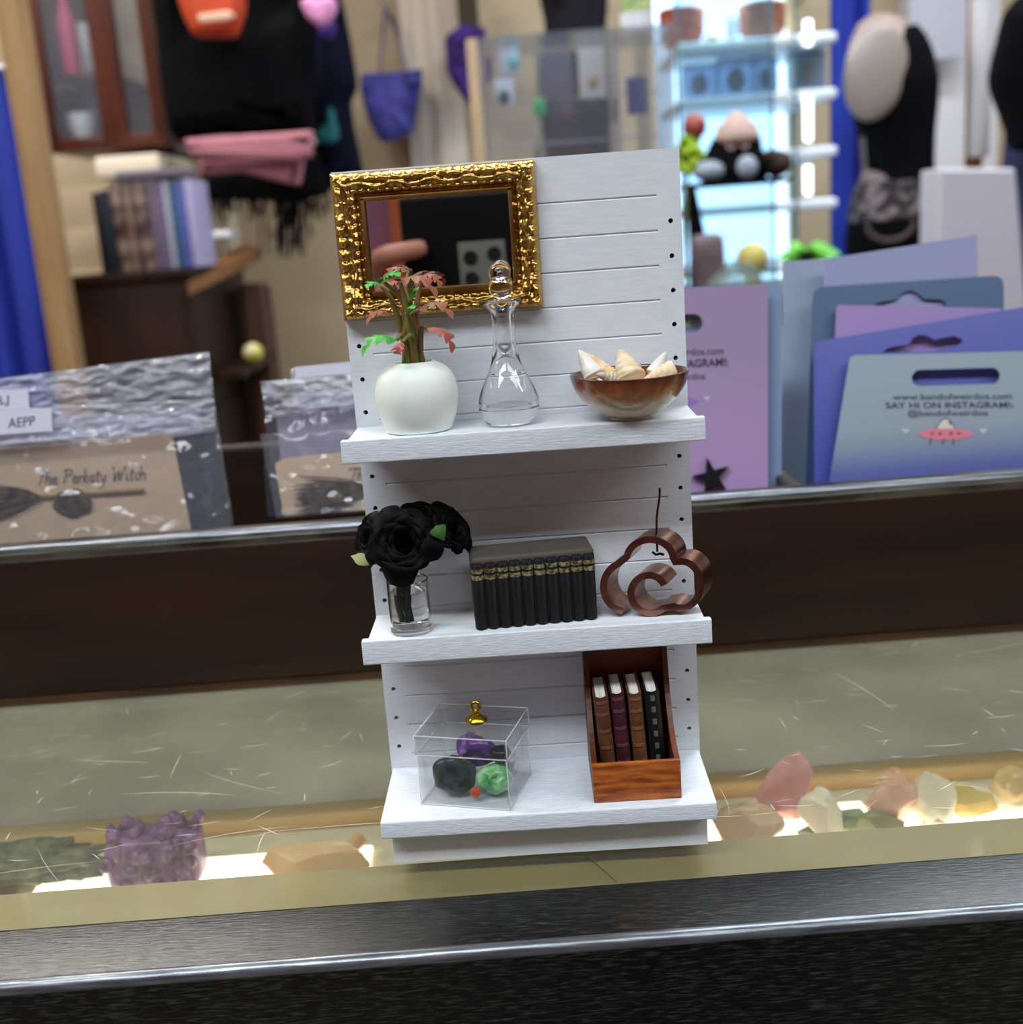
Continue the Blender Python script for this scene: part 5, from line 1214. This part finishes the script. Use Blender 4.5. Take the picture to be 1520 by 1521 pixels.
part('glass_front', MB().bx(xa+.006, gx-.004, yg-.002, yg+.002, -.6, zhi), THIN('cab_glass', '#e6f2f6', .03, 1.5, .06, '#bcd0dc'), lc, smooth=False)
for py0, py1 in ((36, 72), (150, 212), (248, 290)): 
    a = at(1193, py0, y=yg+.05); b_ = at(1193, py1, y=yg+.05); part('light_tube', MB().tube([(a.x, yg+.005, a.z), (a.x, yg+.005, b_.z)], .008, 10), EM('tube_%d' % py0, '#e4f4ff', 2.2), lc, smooth=True)
part('side_post', MB().bx(xb-.03, xb-.008, yg+.33, yg+.37, -.6, zhi, .003), M('side_post', '#b59f70', .5), lc)
lamp('cabinet_lamp', ((xa+xb)/2, yg+.12, zhi-.03), .3, .05, 1.2, (.85, .95, 1))
def gball(px, y, r, z, mat, label, cat='ornament', sx=(1, 1, 1), group=None):
    x = at(*px, y=y).x; mb = MB().ico(Vector((x, y, z+r*sx[2])), (r*sx[0], r*sx[1], r*sx[2]), 3); return solo(px and label.split(' with')[0] and 'ornament', mb, mat, label, cat, smooth=True, group=group)
zz1 = shz[1]
def blister(px, y, z, w, h, col, lab, tint='#b9c8dc'):
    c = at(*px, y=y); t_ = thing('boxed_toy', lab, 'boxed toy', (c.x, y, z), 'boxed toys on the lit shelf')
    part('window_box', MB().bx(c.x-w/2, c.x+w/2, y, y+.06, z+.0005, z+h, .002), THIN('bx'+col, tint, .06, 1.4, .35, '#8fa3bd'), t_, smooth=False)
    part('figure', MB().ico(Vector((c.x, y+.03, z+h*.48)), (w*.24, .02, h*.30), 3, .2, 3, len(lab)), M('fig'+col, col, .4), t_, smooth=True)
blister((1042, 110), yg+.10, zz1, .078, .080, '#d06a9a', 'boxed pink figure on the second lit shelf')
blister((1097, 105), yg+.10, zz1, .085, .088, '#12a070', 'boxed green figure on the second lit shelf')
blister((1203, 100), yg+.10, zz1, .075, .09, '#e0a822', 'boxed golden yellow figure at the right end of the lit shelf')
blister((1140, 105), yg+.14, zz1, .05, .09, '#4a6a9a', 'boxed blue figure between the green and yellow ones')
# basket things at the very top
for px, col, r, lab in ((1012, '#b5563c', .05, 'orange brown woven basket on the top lit shelf'), (1132, '#8a5a44', .052, 'brown round basket on the top lit shelf')):
    x = at(px, 20, y=yg+.12).x; solo('woven_basket', MB().lathe([(r*.7, 0), (r, .03), (r*1.05, .08), (r*.95, .085), (r*.9, .03), (r*.6, .01)], (x, yg+.12, shz[0]+.0005), 28), M('bask'+col, col, .7, nz=(70, .4, .6), hex2='#7a3a28'), lab, 'basket')
x = at(1056, 40, y=yg+.1).x; solo('yellow_dish', MB().lathe([(.012, 0), (.020, .018), (.017, .018), (.010, .005)], (x, yg+.09, shz[0]+.0005), 24), M('yellow_dish', '#d0a422', .4), 'small yellow dish on the top lit shelf', 'dish')
x = at(1084, 40, y=yg+.1).x; solo('white_coil', MB().tube([(x+.013*math.cos(i*.5), yg+.07+.013*math.sin(i*.5), shz[0]+.0055+i*.0009) for i in range(60)], .0045, 6), whitep, 'white coiled chain on the top lit shelf', 'chain', smooth=True)
# dark stand with a stuffed toy in front of it
ys = 1.95; zs2 = at(1090, 268, y=ys).z; xa2, xb2 = at(1022, 268, y=ys).x, at(1178, 268, y=ys).x
stn = thing('dark_side_table', 'thin black stand carrying the stuffed toy before the lit cabinet', 'stand', ((xa2+xb2)/2, ys+.06, -.95))
part('table_top', MB().bx(xa2, xb2, ys, ys+.14, zs2-.008, zs2, .002), blk, stn)
for x in (xa2+.012,): part('leg', MB().tube([(x, ys+.06, zs2-.006), (x+.02, ys+.06, zs2-.12), (x+.02, ys+.06, -.95)], .011, 10), blk, stn, smooth=True)
part('leg', MB().tube([(xa2+.02, ys+.12, zs2-.006), (xa2+.06, ys+.14, -.95)], .008, 10), blk, stn, smooth=True)
tx = at(1090, 220, y=ys+.06).x; T0 = Vector((tx, ys+.06, zs2+.0005))
toy = thing('stuffed_toy', 'black stuffed toy with a pointed beige hat and white paws on the black stand', 'stuffed toy', T0, None)
mb = MB().loft([(tx, ys+.06, zs2+.001, .062, .045), (tx, ys+.06, zs2+.02, .075, .05), (tx, ys+.06, zs2+.055, .055, .04), (tx+.006, ys+.06, zs2+.082, .045, .036), (tx+.006, ys+.06, zs2+.095, .02, .02)], 28)
part('body', mb, blk, toy, smooth=True)
part('hat', MB().lathe([(.042, 0), (.043, .01), (.036, .03), (.020, .046), (.006, .056), (0, .058)], (tx+.006, ys+.055, zs2+.072), 24), M('toy_beige', '#b59a90', .8), toy, smooth=True)
part('paw', MB().ico(Vector((tx-.050, ys+.035, zs2+.021)), (.034, .028, .020), 3), M('toy_white', '#8e97a6', .8), toy, smooth=True)
part('paw', MB().ico(Vector((tx+.016, ys+.012, zs2+.023)), (.020, .018, .022), 3), M('toy_white', '#b8c0cc'), toy, smooth=True)
for dx in (-.012, .014): part('eye', MB().lathe([(.0085, 0), (.0085, .002), (.0055, .002), (.0055, 0)], (tx+dx, ys+.022, zs2+.066), 16, Matrix.Rotation(PI/2, 4, 'X')), M('toy_glint_ring', '#c9a8a0', .3), toy)  # pale rings model two blurred round highlights on the face
x = at(1163, 245, y=ys).x; solo('brown_stuffed_animal', MB().ico(Vector((x, ys+.05, zs2+.0265)), (.028, .03, .025), 3, .2, 2, 3).ico(Vector((x-.016, ys+.03, zs2+.040)), (.014, .014, .014), 3), M('toy_brown', '#33241f', .85), 'small brown stuffed animal on the black stand beside the black toy', 'stuffed toy', smooth=True)
# red ornament and lime flower rising beside the shelf unit
ls = thing('lime_flower', 'lime green flower with a red bud rising behind the white shelf edge', 'flower', at(1024, 420, y=1.5))
cq = at(1024, 232, y=1.5); mb = MB(); rr = random.Random(6)
for i in range(26):
    d = Vector((rr.gauss(0, 1), rr.gauss(0, 1), rr.gauss(0, 1))).normalized(); q = cq+Vector((d.x*.018, d.y*.015, d.z*.026)); mb.ico(q, (.009, .007, .009), 1, .3, 3, i)
part('petals', mb, M('lime', '#86a818', .5, nz=(30, .4, .6), hex2='#b2d022'), ls, smooth=True)
cr_ = at(1032, 188, y=1.5); part('bud', MB().ico(cr_, (.018, .017, .019), 3), M('bud_red', '#8e3434', .4, nz=(20, .4, .6), hex2='#b05a4a'), ls, smooth=True, label='dull red round bud')
gz0 = at(1120, 432, y=1.5).z+.001; part('stem', MB().tube(cr([cr_, cq, (cq.x-.008, 1.5, cq.z-.08), (cq.x-.012, 1.5, gz0)], 5), .003, 7), stem_g, ls, smooth=True); part('foot', MB().lathe([(.010, 0), (.010, .004), (.003, .008)], (cq.x-.012, 1.5, gz0), 16), stem_g, ls)
# low counter with small goods between the cabinet and the cards
ztab = at(1120, 432, y=1.5).z
low = thing('low_counter', 'low white counter with small goods in front of the lit cabinet', 'counter', (at(1120, 430, y=1.5).x, 1.5, -.95))
lx0, lx1 = at(1000, 430, y=1.4).x, at(1290, 430, y=1.4).x
part('counter_top', MB().bx(lx0, lx1, 1.36, 1.80, ztab-.03, ztab, .003), M('counter_dark', '#2c2d34', .4), low); part('counter_body', MB().bx(lx0+.02, lx1-.02, 1.39, 1.78, -.95, ztab-.03), whitep, low)
x = at(1051, 385, y=1.52).x; zt_ = at(1045, 347, y=1.52).z
solo('brown_pouch', MB().box(Vector((x, 1.52, (ztab+zt_)/2)), (.052, .05, zt_-ztab-.004), None, .015, 3).noise(.004, 40, 3), M('brown_pouch', '#5a474a', .7, nz=(25, .4, .6), hex2='#7a686c'), 'grey brown pouch on the low counter beside the white shelf', 'pouch', smooth=True)
x = at(1118, 385, y=1.5).x; r_ = .025; solo('yellow_fruit', MB().ico(Vector((x, 1.5, at(1118, 385, y=1.5).z)), (r_, r_, r_), 3).tube([(x, 1.5, ztab), (x, 1.5, at(1118, 400, y=1.5).z)], .012, 10), M('yellow_fruit', '#b8ae5a', .5, nz=(20, .4, .6), hex2='#c89a6a'), 'yellow round ornament on a short foot on the low counter', 'ornament', smooth=True)
x = at(1092, 405, y=1.42).x; mb = MB().loft([(x, 1.42, ztab+.001, .045, .02), (x, 1.42, ztab+.02, .04, .02), (x+.004, 1.42, ztab+.04, .028, .01), (x, 1.42, ztab+.052, .004, .003)], 20).noise(.004, 60, 5); solo('clear_pouch', mb, THIN('pouch_clear', '#dfe9e6', .06, 1.5, .25, '#9fb0ac', bump=(40, .8, .01)), 'crinkled clear pouch on the low counter', 'pouch', smooth=True)
gpl = thing('leafy_plant', 'bright green leafy plant on the low counter by the lit cabinet', 'plant', (at(1205, 385, y=1.6).x, 1.6, ztab))
part('pot', MB().lathe([(.025, 0), (.032, .05), (.028, .05), (.022, .006)], (at(1200, 385, y=1.6).x, 1.6, ztab+.0005), 24), M('dark_pot', '#22262c', .5), gpl)
mb = MB(); rr = random.Random(9); P0 = Vector((at(1200, 385, y=1.6).x, 1.6, ztab+.04))
for i in range(34):
    a = rr.uniform(0, 2*PI); el = rr.uniform(.1, 1.2); L_ = rr.uniform(.03, .065); d = Vector((math.cos(a)*math.cos(el)*1.1, math.sin(a)*math.cos(el), math.sin(el)*.6)); mb.add(fern(P0+d*.012, P0+d*L_, .010, .3, Vector((0, -.6, 1)), 1))
part('leaves', mb, M('leaf_bright', '#3f9a1e', .5, nz=(30, .4, .6), hex2='#6cc02c'), gpl, smooth=True)
# right blue drape
xl, xr = at(1236, 200, y=2.95).x, at(1292, 200, y=2.95).x; zt_ = at(1260, -60, y=2.95).z
solo('blue_drape', drape(xl, xr, 2.95, -.94, zt_, 2, .02, 40, 8), blue_c, 'royal blue drape between the lit cabinet and the mannequin', 'curtain', smooth=True)
solo('drape_rod', MB().tube([(xl-.05, 2.95, zt_), (xr+.05, 2.95, zt_)], .01, 8).tube([((xl+xr)/2, 2.95, zt_), ((xl+xr)/2, 3.55, zt_)], .008, 8), pale_metal, 'metal rod holding the right blue drape', 'curtain rod', smooth=True)
# mannequin
ym = 2.6
def msec(py, pl_, pr, ry): a, b_ = at(pl_, py, y=ym), at(pr, py, y=ym); return ((a.x+b_.x)/2, ym, (a.z+b_.z)/2, (b_.x-a.x)/2, ry)
S_all = [(22, 1292, 1322, .03), (32, 1276, 1342, .06), (55, 1266, 1358, .09), (85, 1259, 1374, .11), (120, 1259, 1384, .125), (160, 1268, 1383, .12), (200, 1280, 1379, .11), (250, 1284, 1378, .105), (300, 1272, 1380, .115), (350, 1262, 1384, .125), (400, 1262, 1388, .125)]
mann = thing('mannequin_torso', 'sleeveless mannequin torso in a black lace-hemmed top at the right', 'mannequin', (at(1322, 300, y=ym).x, ym, -.95))
part('torso', MB().loft([msec(*q) for q in S_all][::-1], 36), M('mannequin_skin', '#a08a82', .4), mann, smooth=True)
def grow(q, k): c = msec(*q); return (c[0]+.004, c[1], c[2], c[3]+k, c[4]+k)
top = [(46, 1322, 1352, .085), (58, 1306, 1364, .096), (72, 1290, 1372, .106), (90, 1278, 1378, .115), (125, 1266, 1385, .126), (160, 1268, 1384, .121), (200, 1280, 1380, .111), (250, 1284, 1379, .106), (275, 1280, 1380, .110)]
part('black_top', MB().loft([grow(q, .004) for q in top][::-1], 36), blk, mann, smooth=True, label='black sleeveless top')
part('skirt', MB().loft([grow(q, .009) for q in ((268, 1281, 1380, .109), (300, 1271, 1381, .116), (350, 1262, 1385, .126), (405, 1262, 1389, .126))][::-1], 36), blk, mann, smooth=True)
part('lace_hem', MB().loft([grow(q, .0125) for q in ((270, 1279, 1380, .110), (300, 1271, 1381, .117), (326, 1266, 1383, .122))][::-1], 36), M('lace', '#241d22', .8, nz=(38, .48, .60), hex2='#8a7a78'), mann, smooth=True, label='grey brown lace band')
qa = at(1301, 108, y=ym-.115); mx_ = Matrix.Rotation(.22, 4, 'Y') @ Matrix.Diagonal((1, .30, 1.48, 1))
part('arm_cap', MB().ico((0, 0, 0), .072, 4), M('arm_cap', '#8f837c', .4), mann, smooth=True, label='pale oval arm cap')
o = mann.children[-1] if mann.children else None
for q in bpy.data.objects:
    if q.name.startswith('arm_cap'): q.data.transform(Matrix.Translation(qa-ROOT[mann]) @ mx_ @ Matrix.Translation(ROOT[mann]))
xp = at(1325, 400, y=ym).x; zp = msec(400, 1262, 1388, .1)[2]
part('pole', MB().tube([(xp, ym, -.93), (xp, ym, zp+.01)], .014, 12), pale_metal, mann, smooth=True)
part('stand_base', MB().lathe([(.15, 0), (.15, .012), (.03, .025), (.014, .03)], (xp, ym, -.95), 32), pale_metal, mann)
qr = at(1325, 330, y=ym-.15); solo('hoop_belt', MB().tube([(qr.x+.055*math.cos(a), ym-.142, qr.z+.042*math.sin(a)) for a in [PI*1.02+i*PI*.96/20 for i in range(21)]], .006, 8), M('belt_brown', '#4a3a36', .6), 'curved brown trim hanging at the front of the mannequin skirt', 'trim', smooth=True)
# white door panel, blind, upright and box at the right
struct('door_1', MB().bx(at(1340, 150, y=3.5).x, at(1480, 150, y=3.5).x, 3.48, 3.549, -.95, at(1400, -200, y=3.5).z, .004), M('door_white', '#d5d2d6', .5))
bl0, bl1 = at(1352, 40, y=3.35).x, at(1441, 40, y=3.35).x; zb0, zb1 = at(1400, 86, y=3.35).z, at(1400, -120, y=3.35).z
mb = MB(); k = 0; z = zb0
while z < zb1:
    mb.box(Vector(((bl0+bl1)/2, 3.37, z+.009)), (bl1-bl0, .014, .0185), Matrix.Rotation(.35, 3, 'X'), .002, 1); z += .021
bd = thing('window_blind', 'white slatted blind at the upper right behind the mannequin', 'blind', ((bl0+bl1)/2, 3.37, zb0))
part('slats', mb, M('blind_white', '#cfd0dc', .5), bd); part('head_rail', MB().bx(bl0, bl1, 3.35, 3.48, zb1, zb1+.04, .004), whitep, bd)
xq = at(1456, 110, y=2.5).x; zq0, zq1 = at(1456, 233, y=2.5).z, at(1456, -160, y=2.5).z
rl = thing('white_roll', 'tall white fabric roll standing on its wooden post at the right', 'roll', (xq, 2.5, -.95))
part('roll', MB().lathe([(.0, 0), (.020, 0), (.024, .006), (.024, zq1-zq0)], (xq, 2.5, zq0), 28), M('roll_white', '#dedbe0', .6), rl, smooth=40)
part('wooden_post', MB().bx(xq-.010, xq+.026, 2.535, 2.56, -.95, zq1, .003), M('amber_wood', '#a8743c', .5), rl, label='amber wooden post'); part('bracket', MB().bx(xq-.008, xq+.008, 2.5, 2.54, zq0-.012, zq0, .002), M('amber_wood', '#a8743c'), rl)
yw = 1.75; fl = [at(1381, 252, y=yw), at(1490, 252, y=yw), at(1508, 440, y=yw), at(1515, 640, y=yw), at(1378, 640, y=yw), at(1380, 440, y=yw)]
wp = Plane(Vector((fl[0].x, yw+.1, 0)), 0, 0)
mb = MB(); plate(mb, Plane(Vector((fl[0].x, yw+.06, 0))), [rpx([(1381, 252), (1492, 252), (1508, 440), (1536, 1250), (1360, 1250), (1378, 440)], 5)], .10, 0, .006)
solo('white_display_stand', mb, M('stand_white', '#b9b5c0', .5), 'white flared display stand behind the cards at the right', 'stand')
# dark clothes hanging at the right edge
rq = hang_rail('clothes_rail', 'metal rail at the right edge carrying a black jacket and jeans', at(1462, 0, y=2.2).x+.03, at(1800, 0, y=2.2).x, 2.2, at(1600, -120, y=2.2).z)
rz = at(1600, -120, y=2.2).z
def rgarment(name, px, y, mat, lab, cat, hk_, seed):
    t_ = thing(name, lab, cat, at(sum(q[0] for q in px)/len(px), max(q[1] for q in px), y=y), 'clothes on the right rail')
    part('cloth', puff(px, y, .12, .05, 14, .010, 8, seed), mat, t_, smooth=True)
    a = at(hk_, min(q[1] for q in px)+8, y=y); part('hanger', MB().tube(cr([a, Vector((a.x, y, rz-.01)), Vector((a.x+.012, y+.004, rz+.024)), Vector((a.x+.01, 2.2, rz+.0168))], 4), .003, 6), blk, t_, smooth=True)
rgarment('black_jacket', [(1520, -10), (1620, -20), (1720, 40), (1740, 220), (1500, 226), (1492, 190), (1474, 120), (1480, 70), (1492, 25)], 2.16, blk, 'black jacket hanging at the far right edge', 'jacket', 1600, 3)
rgarment('blue_jeans', [(1500, 180), (1720, 180), (1740, 700), (1528, 700), (1512, 440), (1494, 250)], 2.30, M('jeans', '#23294a', .8, nz=(40, .4, .6), hex2='#2e3660'), 'dark blue jeans hanging below the black jacket', 'jeans', 1620, 4)
# ------------------------------------------------------------ the photographer, seen in the small mirror
def skin(verts, edges, radii, root=0, sub=2):
    me = bpy.data.meshes.new('s'); me.from_pydata([tuple(v) for v in verts], edges, []); o = bpy.data.objects.new('s', me); COL.objects.link(o)
    md = o.modifiers.new('k', 'SKIN'); md.use_smooth_shade = True
    for i, r in enumerate(radii):
        d = me.skin_vertices[0].data[i]; d.radius = (r, r) if not isinstance(r, tuple) else r; d.use_root = (i == root)
    o.modifiers.new('u', 'SUBSURF').levels = sub
    dg = bpy.context.evaluated_depsgraph_get(); out = bpy.data.meshes.new_from_object(o.evaluated_get(dg))
    bpy.data.objects.remove(o); bpy.data.meshes.remove(me); return out
PX, PY = .17, -.86
def q(x, y, z): return Vector((PX+x, PY+y, -.95+z))
pers = thing('person', 'person in a black top and jeans holding a phone, reflected in the small mirror', 'person', (PX, PY, -.95))
LH = (Vector((-.098, -.430, .085)), Vector((-.088, -.395, .125)))     # left wrist, left palm
RH = (Vector((.062, -.425, .055)), Vector((.046, -.390, .085)))
J = [q(0, 0, .86), q(0, .01, 1.0), q(0, .01, 1.15), q(0, 0, 1.30), q(0, .01, 1.38), q(0, .03, 1.47),
     q(-.16, 0, 1.28), q(-.225, .14, 1.02), LH[0], LH[1], q(.16, 0, 1.28), q(.22, .15, 1.00), RH[0], RH[1],
     q(-.085, 0, .82), q(-.095, .01, .45), q(-.10, -.01, .09), q(-.105, .13, .035), q(.085, 0, .82), q(.095, .01, .45), q(.10, -.01, .09), q(.105, .13, .035)]
E_ = [(0, 1), (1, 2), (2, 3), (3, 4), (4, 5), (3, 6), (6, 7), (7, 8), (8, 9), (3, 10), (10, 11), (11, 12), (12, 13), (0, 14), (14, 15), (15, 16), (16, 17), (0, 18), (18, 19), (19, 20), (20, 21)]
R_ = [(.15, .11), (.125, .10), (.14, .11), (.13, .10), .052, .055, .055, .042, .026, .030, .055, .042, .026, .030, .085, .058, .040, .034, .085, .058, .040, .034]
skin_m = M('person_skin', '#a8705f', .5, sss=.1)
body = MB().mesh(skin(J, E_, R_))
hc = q(0, .03, 1.53)
body.loft([(hc.x, hc.y+.01, hc.z-.095, .03, .03), (hc.x, hc.y+.015, hc.z-.07, .055, .06), (hc.x, hc.y+.005, hc.z-.02, .07, .085), (hc.x, hc.y-.005, hc.z+.05, .076, .095), (hc.x, hc.y-.01, hc.z+.095, .05, .065), (hc.x, hc.y-.01, hc.z+.115, .01, .015)], 28)
body.ico(hc+Vector((0, .098, -.015)), (.012, .018, .018), 2)
for sx in (-1, 1): body.ico(hc+Vector((sx*.076, -.005, -.01)), (.010, .018, .028), 2)
body.ico(hc+Vector((0, .082, -.058)), (.022, .009, .007), 2)
def finger(pts, r): body.mesh(skin(pts, [(i, i+1) for i in range(len(pts)-1)], [r*(1-.12*i) for i in range(len(pts))], 0, 1))
for i, z in enumerate((.172, .152, .132, .112)):   # left fingers round the edge of the phone on to its front
    finger([LH[1]+Vector((.004, .004, z-.135)), Vector((-.081, -.372, z)), Vector((-.074, -.349, z+.002)), Vector((-.050+.004*(i == 3), -.3445, z+.005))], .0085)
finger([LH[1]+Vector((.006, 0, -.02)), Vector((-.065, -.378, .115)), Vector((-.050, -.3745, .150))], .0095)
for i, z in enumerate((.118, .100, .082, .064)):
    finger([RH[1]+Vector((-.002, .004, z-.09)), Vector((.030, -.370, z)), Vector((.024, -.349, z+.002)), Vector((.008+.003*i, -.3445, z+.003))], .0082)
finger([RH[1]+Vector((-.004, 0, -.02)), Vector((.018, -.378, .085)), Vector((.004, -.3745, .115))], .0095)
part('body', body, skin_m, pers, smooth=True)
for sx in (-1, 1): part('eye', MB().ico(hc+Vector((sx*.03, .084, .005)), (.012, .007, .008), 2), M('eye_dark', '#1c1614', .2), pers, smooth=True)
hair = MB().loft([(hc.x, hc.y-.04, hc.z-.16, .075, .04), (hc.x, hc.y-.035, hc.z-.06, .09, .065), (hc.x, hc.y-.022, hc.z+.03, .092, .09), (hc.x, hc.y-.014, hc.z+.10, .068, .085), (hc.x, hc.y-.012, hc.z+.13, .012, .02)], 28)
part('hair', hair, M('hair_brown', '#2a1a12', .6), pers, smooth=True)
tj = [J[0]+Vector((0, 0, .02)), J[1], J[2], J[3], J[4]-Vector((0, 0, .035)), J[6], J[7], J[7].lerp(J[8], .82), J[10], J[11], J[11].lerp(J[12], .82)]
part('top', MB().mesh(skin(tj, [(0, 1), (1, 2), (2, 3), (3, 4), (3, 5), (5, 6), (6, 7), (3, 8), (8, 9), (9, 10)], [(.168, .128), (.142, .115), (.156, .125), (.142, .112), .066, .068, .054, .040, .068, .054, .040])), blk, pers, smooth=True, label='black long sleeved top')
part('trousers', MB().mesh(skin([J[0], J[14], J[15], J[16], J[18], J[19], J[20]], [(0, 1), (1, 2), (2, 3), (0, 4), (4, 5), (5, 6)], [(.158, .12), .096, .068, .052, .096, .068, .052])), M('jeans', '#23294a'), pers, smooth=True, label='dark blue jeans')
for a, b_ in ((16, 17), (20, 21)): 
    c = J[a].lerp(J[b_], .45); part('shoe', MB().box(Vector((c.x, c.y, -.95+.0405)), (.095, .25, .08), None, .03, 4), blk, pers)
phone = thing('phone', 'black phone with a grey camera block, reflected in the small mirror', 'phone', (-.021, -.358, .048))
part('phone_body', MB().bx(-.066, .0135, -.3620, -.3532, .048, .206, .0028, 3), M('phone_black', '#060608', .4, spec=.15), phone)
part('camera_block', MB().bx(-.0335, -.006, -.3531, -.3516, .150, .178, .0007, 3), M('phone_grey', '#62665f', .4), phone, label='grey camera block')
for dx, dz in ((-.0265, .169), (-.0125, .1705), (-.0265, .157)): part('lens', MB().lathe([(.0042, 0), (.0042, .0006), (.003, .0008), (0, .0008)], (dx, -.3515, dz), 20, Matrix.Rotation(-PI/2, 4, 'X')), M('lens_dark', '#121216', .1), phone)
